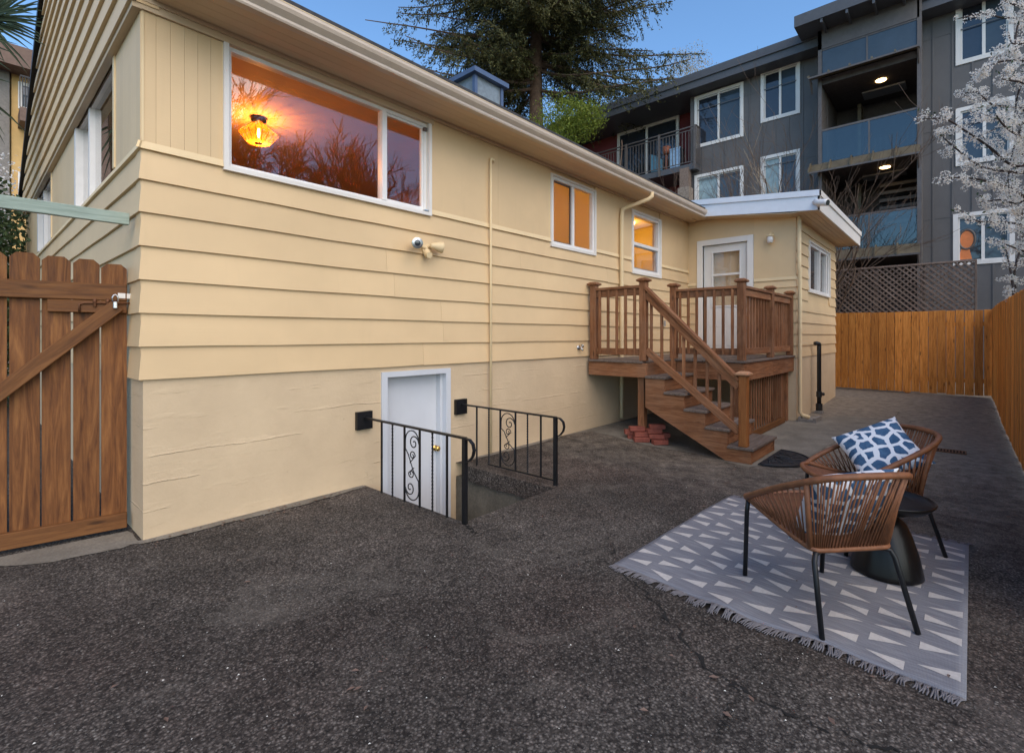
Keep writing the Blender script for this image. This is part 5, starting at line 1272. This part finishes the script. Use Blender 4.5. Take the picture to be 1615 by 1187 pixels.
# batten siding
y = YRt
bats = [xp(p, 300, XM).y for p in (1472, 1502.5, 1534, 1567, 1603)]; stp = bats[0] - bats[1]
by = list(bats); q = bats[-1] - stp
while q > YRt: by.append(q); q -= stp
q = yBL + .25
while q < yRec - .1: by.append(q); q += stp
for y in by:
    for a, b, c, d in holes(y - .025, y + .025, -.2, ZRF - .003, [(w[0] - .1, w[1] + .1, w[2] - .1, w[3] + .1) for w in WR]): 
        if a < y < b or b - a > .045: MB().box(XM - .022, XM - .0005, y - .022, y + .022, c, d).build('batten', 'grey', ap)
for z in (xp(1475, 345, XM).z, xp(1458, 65, XM).z, xp(1458, 210, XM).z):
    for a, b in ((YRt, yBR), (yBL + .1, yRec)): MB().box(XM - .010, XM - .0005, a, b, z - .012, z + .012).build('seam_strip', 'grey', ap)
for i, (a, b, c, d) in enumerate(WR):
    tr = MB(); w = .105
    tr.box(XM - .035, XM + .02, a - w, b + w, c - w, c); tr.box(XM - .035, XM + .02, a - w, b + w, d, d + w); tr.box(XM - .035, XM + .02, a - w, a, c, d); tr.box(XM - .035, XM + .02, b, b + w, c, d)
    mid = (a + b) / 2; tr.box(XM + .0, XM + .05, mid - .035, mid + .035, c, d); tr.box(XM + .02, XM + .06, a, b, c, c + .04); tr.box(XM + .02, XM + .06, a, b, d - .04, d); tr.box(XM + .02, XM + .06, a, a + .04, c + .04, d - .04); tr.box(XM + .02, XM + .06, b - .04, b, c + .04, d - .04)
    o = tr.build('window', 'white', ap); reg(o)
    MB().box(XM + .055, XM + .065, a + .04, mid - .035, c + .04, d - .04).build('pane', 'glass_blue', o); MB().box(XM + .055, XM + .065, mid + .035, b - .04, c + .04, d - .04).build('pane', 'glass_dark' if i not in (2, 3) else 'glass_pale', o)
a, b, c, d = WR[6]; mid = (a + b) / 2
mm = MB().tube([(XM + .05, mid + .33 + .17 * math.cos(q), c + .62 + .27 * math.sin(q)) for q in np.linspace(0, 2 * math.pi, 24)[:-1]], .03, 8, True, True); mm.build('round_ornament', 'darkframe', ap, True)
MB().prism([(XM + .052, mid + .33 + .16 * math.cos(q), c + .62 + .25 * math.sin(q)) for q in np.linspace(0, 2 * math.pi, 24)[:-1]], (-.006, 0, 0)).build('ornament_disc', 'orange', ap)
MB().prism([(XM + .052, mid + .52, c + .06), (XM + .052, mid + .22, c + .06), (XM + .052, mid + .28, c + .36), (XM + .052, mid + .44, c + .40)], (-.004, 0, 0)).build('ornament_foot', 'orange', ap)
# balcony bay
zc = [xp(1450, p, XQ).z for p in (72, 240, 408)]          # underside lines of the three skirts (far right end)
zs = [xp(1447, p, XQ).z for p in (77, 228, 384)]          # top of the skirts = balcony floor edge
for y in (yBL, yBR): MB().box(XQ, XQ + .09, y - .05, y + .05, -.2, ZRF + .28).build('bay_column', 'darkframe', ap)
MB().box(XQ + .02, XM + 1.8, yBL - .04, yBL + .02, .6, ZRF + .2).build('bay_side_wall', 'grey', ap); MB().box(XQ + .10, XM + 1.8, yBR - .03, yBR + .04, .6, ZRF + .2).build('bay_side_wall', 'grey', ap)
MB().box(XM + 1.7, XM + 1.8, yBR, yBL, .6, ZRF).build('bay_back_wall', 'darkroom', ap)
for k, z in enumerate(zs):
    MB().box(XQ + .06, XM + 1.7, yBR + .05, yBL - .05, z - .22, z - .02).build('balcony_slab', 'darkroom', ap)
    zu, zl = z + .02, z - (.10 if k == 0 else .34); out = .30 if k else .34
    np_ = 5; yl, yr = yBL + (.25 if k < 2 else .1), yBR - .02
    for j in range(np_):
        ya_ = yl + (yr - yl) * j / np_; yb_ = yl + (yr - yl) * (j + 1) / np_
        MB().prism([(XQ + .02, ya_ - .006, zu), (XQ - out, ya_ - .006, zl + .06), (XQ - out, ya_ - .006, zl + .04), (XQ + .02, ya_ - .006, zl + .1)], (0, yb_ - ya_ + .012, 0)).build('skirt_panel', 'bronze', ap)
        MB().prism([(XQ - .0, ya_ - .02, zu + .06), (XQ - out - .04, ya_ - .02, zl + .11), (XQ - out - .04, ya_ - .02, zl + .04), (XQ + .0, ya_ - .02, zu - .01)], (0, .04, 0)).build('skirt_seam', 'bronze', ap)
    MB().box(XQ - out - .03, XQ - out - .006, yr, yl, zl - .0, zl + .05).build('skirt_edge', 'darkframe', ap)
    for y in (yl - .05, yr + .02): MB().prism([(XQ - out, y, zl), (XQ + .02, y, zl), (XQ + .02, y, zl - .35)], (0, .03, 0)).build('bracket', 'darkframe', ap)
    ht = 1.0 if k else ZRF + .0 - zs[0] - .35
    MB().box(XQ + .02, XQ + .07, yBR + .05, yBL - .05, z + ht, z + ht + .06).build('hand_rail', 'darkframe', ap); ym = (yBL + yBR) / 2 - (.05 if k else 0)
    MB().box(XQ + .02, XQ + .06, ym - .02, ym + .02, z + .03, z + ht).build('mullion', 'darkframe', ap)
    for ya_, yb_ in ((yBR + .06, ym - .02), (ym + .02, yBL - .06)): MB().box(XQ + .036, XQ + .044, ya_, yb_, z + .03, z + ht).build('glass_panel', 'glass_blue' if k == 0 else 'glass_rail', ap)
MB().box(XQ - .75, XQ + .4, yBR - .1, yBL + .55, ZRF + .28, ZRF + .62).build('bay_roof', 'greylight', ap); 
MB().box(XQ + .0, XQ + .1, yBR, yBL + .05, zs[0] + ZRF - zs[0] - .3, ZRF + .28).build('bay_header', 'darkframe', ap)
for y in np.linspace(yBR + .3, yBL - .2, 4): MB().box(XQ - .72, XQ + .0, y, y + .06, ZRF + .16, ZRF + .28).build('rafter', 'greylight', ap)
for k in (0, 1):
    MB().lathe([(.0, -.02), (.13, -.02), (.14, 0)], (XQ + .9, yBR + .95 - .1 * k, zs[k] - .222), 18).build('ceiling_lamp', 'lampdisc', ap)
    MB().box(XM + 1.2, XM + 1.68, yBL - .8, yBL - .7, zs[k + 1], zs[k] - .3).build('door_frame', 'bronze', ap)
    for j in range(9): MB().box(XM + 1.3, XM + 1.32, yBR + .1 + j * .14, yBR + .13 + j * .14, zs[k + 1], zs[k + 1] + 1.15).build('rail_bar', 'darkframe', ap)
    MB().box(XM + .5, XM + 1.1, yBR + .4, yBR + 1.5, zs[k] - .27, zs[k] - .222).build('ceiling_panel', 'grey_panel', ap)
for j in range(6): MB().box(XM + 1.0, XM + 1.3, yBR + .06, yBR + 1.1, zs[2] + 1.0 + j * .24, zs[2] + 1.1 + j * .24).build('stair_tread', 'darkframe', ap)
# red recess balcony with metal rail
zbf = xp(1075, 262, XM - .35).z; ybl, ybr = xp(925, 260, XM - .35).y + 1.5, xp(1098, 220, XM - .35).y
MB().box(XM - .4, XM + 1.25, ybr, ybl, zbf - .22, zbf).build('balcony_slab', 'greylight', ap)
ztop_ = xp(1098, 197, XM - .38).z
MB().box(XM - .42, XM - .37, ybr, ybl, ztop_ - .04, ztop_).build('hand_rail', 'darkframe', ap); MB().box(XM - .41, XM - .38, ybr, ybl, ztop_ - .16, ztop_ - .13).build('rail_bar', 'darkframe', ap); MB().box(XM - .41, XM - .38, ybr, ybl, zbf + .06, zbf + .09).build('rail_bar', 'darkframe', ap)
MB().box(XM - .42, XM + .0, ybr - .04, ybr + .0, ztop_ - .04, ztop_).build('hand_rail', 'darkframe', ap)
y = ybr
while y < ybl: MB().box(XM - .405, XM - .385, y - .01, y + .01, zbf + .09, ztop_ - .16).build('rail_bar', 'darkframe', ap); y += .13
for k in range(5): MB().box(XM - .36 + k * .08, XM - .34 + k * .08, ybr - .03, ybr - .01, zbf, ztop_ - .04).build('rail_bar', 'darkframe', ap)
for y in (ybr + .02, ybr + 1.45, ybr + 2.9, ybr + 4.3): MB().box(XM - .46, XM - .40, y - .04, y + .04, zbf - .25, ztop_).build('rail_post', 'darkframe', ap)
XS = XM + 1.2; sa, sb = xp(974, 250, XS).y, xp(1071, 220, XS).y; sz1 = xp(1071, 182, XS).z; sf = MB(); w = .12; sf.box(XS - .04, XS + .05, sb, sa, sz1 - w, sz1); sf.box(XS - .04, XS + .05, sb, sb + w, zbf, sz1 - w); sf.box(XS - .04, XS + .05, sa - w, sa, zbf, sz1 - w); sm_ = (sa + sb) / 2; sf.box(XS - .03, XS + .05, sm_ - .05, sm_ + .05, zbf, sz1 - w)
o = sf.build('sliding_door', 'white', ap); reg(o); MB().box(XS + .01, XS + .02, sb + w, sm_ - .05, zbf, sz1 - w).build('pane', 'glass_dark', o); MB().box(XS + .01, XS + .02, sm_ + .05, sa - w, zbf, sz1 - w).build('pane', 'glass_dark', o)
# things on that balcony
bx = XM - .05; y_ = xp(1037, 240, bx).y; m = MB(); pts = [(bx, y_ + .28, zbf + .15), (bx - .05, y_ - .22, zbf + .12), (bx - .04, y_ - .2, zbf + .55), (bx, y_ + .05, zbf + .75), (bx + .02, y_ + .3, zbf + .88)]
m.prism(pts, (.06, .0, 0)); tag(m.build('towel', 'blue', None, False, (bx, y_, zbf)), 'light blue towel draped behind the balcony railing', 'towel')
y_ = xp(1051, 222, bx).y; m = MB().lathe([(0, .0), (.12, 0), (.15, .12), (.16, .28), (.145, .29), (.13, .27), (0, .25)], (bx, y_, zbf + .72), 16); m.tube([(bx, y_, zbf), (bx, y_, zbf + .72)], .05, 8); tag(m.build('flower_pot', 'terracotta', None, True, (bx, y_, zbf)), 'terracotta pot on a stand behind the balcony railing', 'pot')
y_ = xp(1068, 235, bx).y; m = MB().box(bx - .2, bx + .2, y_ - .2, y_ + .2, zbf + .001, zbf + .75); m.box(bx - .22, bx + .22, y_ - .22, y_ + .22, zbf + .75, zbf + .80); tag(m.build('storage_box', 'steel', None, False, (bx, y_, zbf)), 'pale grey storage cabinet at the end of the balcony', 'cabinet')
# masonry pillar below that balcony
py = xp(1081, 300, XM - .3).y; pz = xp(1081, 297, XM - .3).z
m = MB(); m.box(XM - .5, XM - .1, py - .22, py + .22, 0, pz); tag(m.build('stone_pillar', 'stone', None, False, (XM - .3, py, 0)), 'rough stone pillar with cap in front of the charcoal building', 'pillar')
MB().box(XM - .42, XM - .18, py - .18, py + .18, pz, pz + .75).build('pillar_shaft', 'lattice', None)
o = bpy.data.objects['pillar_shaft']; o.parent = bpy.data.objects['stone_pillar']; o.matrix_parent_inverse = Matrix.Translation((XM - .3, py, 0)).inverted()

# ------------------------------------------------------------------ ochre building far left
XY = 24.0; t = thing('apartment_building', 'ochre stucco apartment building with brown eaves at far left', 'building', (1.5, XY, 0))
def yb_p(px, py): return yp(px, py, XY)
c = yb_p(18, 130); r = yb_p(90, 130); MB().box(c.x, c.x + 9, XY, XY + 10, 0, yb_p(40, 122).z).build('wall', 'yellowbuild', t)
zt = yb_p(40, 122).z
MB().box(c.x - .9, c.x + 9.5, XY - .9, XY + 10, zt, zt + .18).build('eave', 'brownfascia', t); MB().box(c.x - .95, c.x + 9.5, XY - .96, XY - .9, zt - .05, zt + .62).build('fascia', 'brownfascia', t); MB().box(c.x - .97, c.x - .9, XY - .9, XY + 10, zt - .05, zt + .62).build('fascia', 'brownfascia', t)
a, b = yb_p(36, 136), yb_p(62, 175)
for dz in (0, -3.1):
    f = MB(); f.box(a.x - .12, b.x + .12, XY - .05, XY - .001, b.z - .1 + dz, a.z + .12 + dz); o = f.build('window_frame', 'white', t); reg(o); MB().box(a.x, b.x, XY - .06, XY - .052, b.z + dz, a.z + dz).build('pane', 'glass_blue', o)
bx0, bx1 = yb_p(28, 180).x, yb_p(80, 180).x; bz = yb_p(28, 182).z
MB().box(bx0, bx1, XY - 1.0, XY, bz - .45, bz).build('balcony', 'brownfascia', t)
for k in range(14): x = bx0 + (bx1 - bx0) * k / 13; MB().box(x - .012, x + .012, XY - 1.0, XY - .976, bz, bz + 1.0).build('rail_bar', 'black', t)
MB().box(bx0, bx1, XY - 1.01, XY - .97, bz + 1.0, bz + 1.05).build('hand_rail', 'black', t)
MB().box(c.x - .5, c.x - .05, XY - .1, XY + .3, 0, zt).build('drain_shaft', 'concrete_block', t)
MB().box(c.x - 9, c.x - .5, XY + .6, XY + 9, 0, zt - .01).build('wall', 'brownfascia', t); MB().box(c.x - 9.5, c.x - .98, XY - .3, XY + 9, zt, zt + .6).build('eave', 'brownfascia', t)  # wing added out of view so the gable panes reflect brown

# ------------------------------------------------------------------ trees and shrubs
def limb(m, p, d, L, r, depth, spread, ends, up=.15, nmin=3, kids=(2, 4), wob=.12, taper=.55, minr=.004):
    """recursive bare branch: tapering crooked tube, then side shoots"""
    n = max(3, int(L / .25)) if L > .5 else 3; pts = [Vector(p)]; dd = Vector(d).normalized(); rs = [r]
    for k in range(n):
        dd = (dd + Vector((random.gauss(0, wob), random.gauss(0, wob), random.gauss(0, wob) + up * .15))).normalized(); pts.append(pts[-1] + dd * L / n); rs.append(max(minr, r * (1 - (1 - taper) * (k + 1) / n)))
    m.tube(pts, rs, 5 if r > .03 else 3, False)
    if depth == 0: ends.append((pts[-1], dd)); return
    for k in range(random.randint(*kids)):
        f = random.uniform(.35, 1.0); i = min(int(f * n), n - 1); q = pts[i].lerp(pts[i + 1], f * n - i)
        ax = Vector((random.gauss(0, 1), random.gauss(0, 1), random.gauss(0, 1))).normalized(); nd = (dd + ax * spread).normalized()
        limb(m, q, nd, L * random.uniform(.5, .8), max(minr, rs[i] * random.uniform(.5, .72)), depth - 1, spread, ends, up, nmin, kids, wob, taper, minr)
def bare_tree(name, label, base, hgt, r, depth, spread, mat, group=None, stems=1, lean=.1, kids=(2, 4), up=.3, minr=.004):
    t = thing(name, label, 'tree', base, 0, group); m = MB(); ends = []
    for s in range(stems):
        p = Vector(base) + Vector((random.gauss(0, .12), random.gauss(0, .12), 0)) * (stems > 1)
        limb(m, p, (random.gauss(0, lean), random.gauss(0, lean), 1), hgt * .42, r, depth, spread, ends, up, 3, kids, .09, .6, minr)
    m.build('branches', mat, t, True, None); return t, ends
# --- big spruce behind the house
def spruce():
    b = dp(846, 529, 22.0); base = Vector((b.x, b.y, 0)); t = thing('spruce_tree', 'tall dark spruce with drooping boughs behind the house roof', 'tree', base)
    MB().tube([base + Vector((random.gauss(0, .04), random.gauss(0, .04), z)) for z in np.linspace(0, 26, 14)], [.46 - .014 * z for z in np.linspace(0, 26, 14)], 12).build('trunk', 'bark', t, True)
    C = []; D = []; L = []; Wd = []; br = MB()
    rnd = random.Random(5)
    NB = 370
    for k in range(NB):
        z = 12.3 + 13.0 * (k / NB) ** 1.0 + rnd.uniform(-.4, .4); az = k * 2.39996 + rnd.uniform(-.4, .4)
        low = max(0, 1 - (z - 12.3) / 5); mx = 7.3 * (1 - max(0, z - 14.0) / 20); ln = mx * rnd.uniform(.45, 1.05)
        lat = math.cos(az) * math.sin(TH) - math.sin(az) * math.cos(TH)
        if (z < 14.6 and -.25 < lat < .6) or (z < 14.2 and -.25 < lat < .97 and k % 2): continue
        h = Vector((math.cos(az), math.sin(az), 0)); p = base + Vector((0, 0, z)); pts = [p]; n = 9; dr = .30 + .10 * low + rnd.uniform(-.08, .08); cv = .62 - .25 * low
        for i in range(n):
            f = (i + 1) / n; pts.append(p + h * ln * f + Vector((0, 0, -dr * ln * f * (1 - cv * f) + .06 * math.sin(f * 9 + k))))
        br.tube(pts, [.06 * (1 - .8 * i / n) + .006 for i in range(n + 1)], 4, False)
        for i in range(2, n + 1):
            f = i / n; nt = 6
            if rnd.random() < .12: continue
            for j in range(nt):
                q = pts[i - 1].lerp(pts[i], j / nt); sd = 1 if (j + i) % 2 else -1; side = Vector((-h.y, h.x, 0)) * sd
                tl = (.25 + .95 * math.sin(math.pi * min(1, f * .9))) * rnd.uniform(.4, 1.15) * (.6 if i == n else 1) * min(1, ln / 4)
                td = (side * rnd.uniform(.5, 1) + h * rnd.uniform(.2, .9) + Vector((0, 0, rnd.uniform(-.9, .0)))).normalized()
                ns = max(9, int(tl * 42))
                for s_ in range(ns):
                    g = (s_ + .5) / ns; c = q + td * tl * g + Vector((rnd.gauss(0, .045), rnd.gauss(0, .045), rnd.gauss(-.03, .05) - .28 * g * g * tl)); dd = (td * .8 + Vector((rnd.gauss(0, .5), rnd.gauss(0, .5), rnd.gauss(-.2, .45))))
                    C.append(c); D.append(dd); L.append(rnd.uniform(.09, .19)); Wd.append(rnd.uniform(.03, .055))
    br.build('boughs', 'bark', t)
    C, D, L, Wd = np.array(C), np.array(D), np.array(L), np.array(Wd); quads('crown', sprays(C, D, L, Wd), 'spruce', t); return len(C)
spruce()
def bush(name, label, cat, c, rad, n, mat, size, trunk=True, group=None, seed=1, lump=9):
    r = np.random.RandomState(seed); base = Vector((c[0], c[1], 0)); t = thing(name, label, cat, base, 0, group)
    lc = r.normal(size=(lump, 3)); lc /= np.linalg.norm(lc, axis=1, keepdims=True); lc *= r.uniform(.25, .8, (lump, 1))
    k = r.randint(0, lump, n); p = r.normal(size=(n, 3)); p /= np.linalg.norm(p, axis=1, keepdims=True); p *= r.uniform(.55, 1, (n, 1)) * .48
    P = (lc[k] + p) * np.array(rad) + np.array(c); P[:, 2] = np.maximum(P[:, 2], .05); d = r.normal(size=(n, 3)); quads('crown', sprays(P, d, r.uniform(.7, 1.3, n) * size, r.uniform(.5, .8, n) * size), mat, t)
    m = MB(); random.seed(seed); ends = []
    limb(m, base, (0, 0, 1), max(.6, c[2] * .62), .05 + .02 * max(rad), 1, .5, ends); m.build('trunk', 'bark', t); return t
g = dp(895, 180, 19.5); bush('leafy_tree', 'bright yellow-green leafy tree seen below the spruce', 'tree', (g.x, g.y, g.z - .25), (1.7, 1.7, 1.0), 7000, 'green', .085, True, None, 3, 34)
g = dp(960, 200, 33); bush('leafy_tree', 'yellow-green foliage just above the charcoal building roof end', 'tree', (g.x, g.y, g.z - .3), (2.2, 2.2, 1.6), 5000, 'green', .14, True, None, 5, 12)
g = dp(1090, 108, 36); bush('budding_tree', 'pale budding tree crown above the charcoal roof beside the spruce tips', 'tree', (g.x, g.y, g.z - .4), (2.3, 2.3, 1.7), 2600, 'bud', .10, True, None, 21, 16)
# bare saplings in front of the charcoal building
random.seed(41)
for k, (px, X, hh) in enumerate(((1085, 15.2, 7.6), (1150, 15.8, 8.3), (1215, 15.4, 8.3), (1272, 14.9, 7.8), (1318, 15.6, 7.2))):
    p = xp(px, 400, X)
    bare_tree('bare_sapling', ('leafless sapling before the stone pillar', 'leafless sapling between the paired charcoal-facade windows', 'leafless sapling in front of the narrow upper window', 'leafless sapling left of the balcony bay', 'leafless sapling in front of the lower glass balcony')[k], (p.x, p.y, 0), hh, .05, 4, .55, 'twig' if k < 4 else 'twigpale', 'leafless saplings by the charcoal building', 3, .2, (2, 4), .5, .0035)

# --- flowering cherry reaching over the right fence
ct = Vector((9.6, -1.7, 0)); cherry = thing('cherry_tree', 'white blossoming cherry tree reaching over the right fence', 'tree', ct)
m = MB(); m.tube([ct, ct + Vector((.05, .1, 1.2)), ct + Vector((-.1, .25, 2.4)), ct + Vector((-.05, .35, 3.6)), ct + Vector((.1, .4, 5.6)), ct + Vector((.1, .3, 7.5))], [.13, .11, .09, .07, .045, .02], 8)
BRC = [([(1640, 250), (1600, 262), (1560, 232), (1520, 205), (1490, 188), (1450, 188)], 6.6), ([(1640, 275), (1585, 270), (1545, 262), (1515, 240), (1485, 215), (1478, 212)], 6.9),
       ([(1640, 180), (1600, 170), (1565, 165), (1540, 145), (1515, 150)], 7.2), ([(1640, 100), (1600, 95), (1570, 100), (1545, 118), (1553, 105)], 6.8), ([(1640, 40), (1610, 30), (1580, 28), (1550, 22), (1510, 30)], 7.0),
       ([(1640, 10), (1600, 8), (1570, -8)], 6.6), ([(1640, 330), (1600, 300), (1570, 290), (1540, 282), (1505, 280), (1482, 283)], 6.7), ([(1640, 300), (1605, 320), (1580, 315), (1550, 318), (1545, 312)], 7.1),
       ([(1640, 360), (1600, 352), (1560, 350), (1525, 347)], 6.5), ([(1640, 220), (1610, 215), (1585, 200), (1570, 180)], 6.4), ([(1640, 405), (1612, 395), (1585, 385)], 6.8), ([(1640, 60), (1600, 70), (1590, 50)], 7.4), ([(1640, 140), (1610, 130), (1580, 125)], 6.3),
       ([(1600, 480), (1596, 440), (1590, 410), (1585, 385)], 6.9), ([(1605, 480), (1600, 430), (1612, 380), (1612, 330)], 7.0), ([(1640, 255), (1600, 240), (1575, 250), (1550, 215)], 7.3), ([(1660, 160), (1620, 190), (1600, 230), (1590, 290), (1600, 340)], 7.1), ([(1660, 60), (1625, 110), (1605, 150), (1600, 200)], 6.9), ([(1660, -40), (1625, 0), (1605, 40), (1600, 90)], 6.7)]
CC = []
for pts, d in BRC:
    P = cat([dp(px, py, d + .12 * i * (1 if d > 6.8 else -1)) for i, (px, py) in enumerate(pts)], 6); n = len(P)
    m.tube(P, [.016 * (1 - .75 * i / n) + .003 for i in range(n)], 5, False)
    for i in range(2, n):
        if random.random() < .25: continue
        for _ in range(2 if i < n * .6 else 1):
            q = P[i] + Vector((random.gauss(0, .05), random.gauss(0, .05), random.gauss(0, .045))) * (1.3 if i < n * .6 else .6); CC.append((q, random.uniform(.035, .07)))
        if i % 3 == 0 and random.random() < .6:
            e = P[i] + Vector((random.gauss(0, .18), random.gauss(0, .18), random.gauss(.05, .16))); m.tube([P[i], (P[i] + e) / 2 + Vector((0, 0, .02)), e], [.005, .004, .002], 4, False)
            for f in (.35, .6, .85):
                CC.append((P[i].lerp(e, f), random.uniform(.03, .06))); CC.append((P[i].lerp(e, f) + Vector((random.gauss(0, .03), random.gauss(0, .03), random.gauss(0, .03))), .035))
    st = Vector((P[0].x, P[0].y, 0)); m.tube([ct + Vector((0, .35, max(1.5, P[0].z - 1.2))), (ct + P[0]) / 2 + Vector((0, 0, P[0].z * .5 - .25)), P[0]], [.035, .025, .018], 5, False)
m.build('branches', 'darktwig', cherry, True)
C = []; D = []
for q, r in CC:
    for _ in range(int(32 * (r / .05) ** 2) + 5):
        v = Vector((random.gauss(0, 1), random.gauss(0, 1), random.gauss(0, 1))).normalized(); C.append(q + v * r * random.uniform(.7, 1)); D.append(v + Vector((random.gauss(0, .8), random.gauss(0, .8), random.gauss(0, .8))))
C, D = np.array(C), np.array(D); n = len(C); quads('blossom', sprays(C, D, np.random.uniform(.014, .026, n), np.random.uniform(.014, .024, n)), 'petal', cherry)['kind'] = 'stuff'
C = []; D = []
for q, r in CC[::9]:
    for _ in range(3): C.append(q + Vector((random.gauss(0, .06), random.gauss(0, .06), random.gauss(0, .05)))); D.append(Vector((random.gauss(0, 1), random.gauss(0, 1), random.gauss(.3, 1))))
C, D = np.array(C), np.array(D); quads('young_leaves', sprays(C, D, np.full(len(C), .06), np.full(len(C), .022)), 'ivy', cherry)['kind'] = 'stuff'

# --- left side: palm, dark hedge with white blossom
pc = dp(-45, 60, 6.2); palm = thing('palm_tree', 'fan palm with spiky dark fronds at the upper left edge', 'tree', (pc.x, pc.y, 0))
MB().tube([(pc.x + .03 * math.sin(k), pc.y, k * (pc.z - .05) / 8) for k in range(9)], [.13] * 9, 10).build('trunk', 'bark', palm, True)
rt_ = Vector((math.sin(TH), -math.cos(TH), 0)); fw_ = Vector((math.cos(TH), math.sin(TH), 0)); rnd = random.Random(3)
for (ox, oz, a0, a1_, L, dpt, nb) in ((.12, .22, 58, -62, .62, .0, 30), (.05, -.18, 30, -80, .66, -.3, 26), (-.1, .5, 100, -20, .7, .4, 26), (-.3, -.1, 200, 80, .8, .2, 26), (-.2, -.5, -30, -150, .8, .1, 24), (-.1, -.55, 10, -85, .62, -.2, 26)):
    hub = pc + rt_ * ox + Vector((0, 0, oz)) + fw_ * dpt; m = MB(); m.tube([pc + Vector((0, 0, -.1)), (pc + hub) / 2 + Vector((0, 0, .05)), hub], .012, 6)
    for k in range(nb):
        q = R(a0 + (a1_ - a0) * k / (nb - 1) + rnd.uniform(-3, 3)); l = L * rnd.uniform(.8, 1.1); d = rt_ * math.cos(q) + Vector((0, 0, math.sin(q))) + fw_ * rnd.uniform(-.35, .35)
        side = d.cross(fw_).normalized(); p = [hub + d * l * f + Vector((0, 0, -.16 * l * f ** 3)) for f in (0, .4, .75, 1)]; w = [.006, .016, .012, .001]
        vs = []; 
        for a, ww in zip(p, w): vs += [a - side * ww, a + fw_ * ww * .6, a + side * ww]
        m.add(vs, [(3 * i + j, 3 * i + j + 1, 3 * i + j + 4, 3 * i + j + 3) for i in range(3) for j in range(2)])
    m.build('frond', 'palm', palm)
p = dp(12, 330, 8.5); bush('shrub', 'dark leafy shrub between the gate and the left building', 'shrub', (p.x - .3, p.y, 1.9), (1.1, 1.6, 2.0), 14000, 'ivy', .085, True, None, 11, 22)
p = dp(-5, 240, 9.5); bush('blossom_shrub', 'pale blossoming shrub above the dark shrub at the left edge', 'shrub', (p.x - .35, p.y, 4.0), (.9, 1.2, .8), 1800, 'petal', .05, False, None, 13, 12)
# --- big trees on the street side, seen mirrored in the picture window
for k, (x, y, hh, r, dep) in enumerate(((4.9, -6.6, 8.6, .34, 6), (6.9, -7.2, 8.0, .42, 6), (11.2, -7.6, 8.2, .38, 6), (5.6, -10.5, 11.0, .4, 6), (-2.0, -12.0, 9.0, .3, 5), (8.9, -6.4, 7.4, .34, 6), (10.2, -11.0, 10.5, .4, 6))):
    bare_tree('bare_tree', ('thick bare tree mirrored at the left of the picture window', 'thick bare tree mirrored at the middle of the picture window', 'bare tree mirrored in the narrow sliding pane', 'bare tree mirrored further back in the picture window', 'bare tree behind the camera on the left', 'slender bare tree mirrored beside the window mullion', 'bare tree behind the right fence further along')[k], (x, y, 0), hh, r, dep, .62, 'darktwig', 'bare street trees behind the right fence', 1, .12, (3, 4), .25, .010)
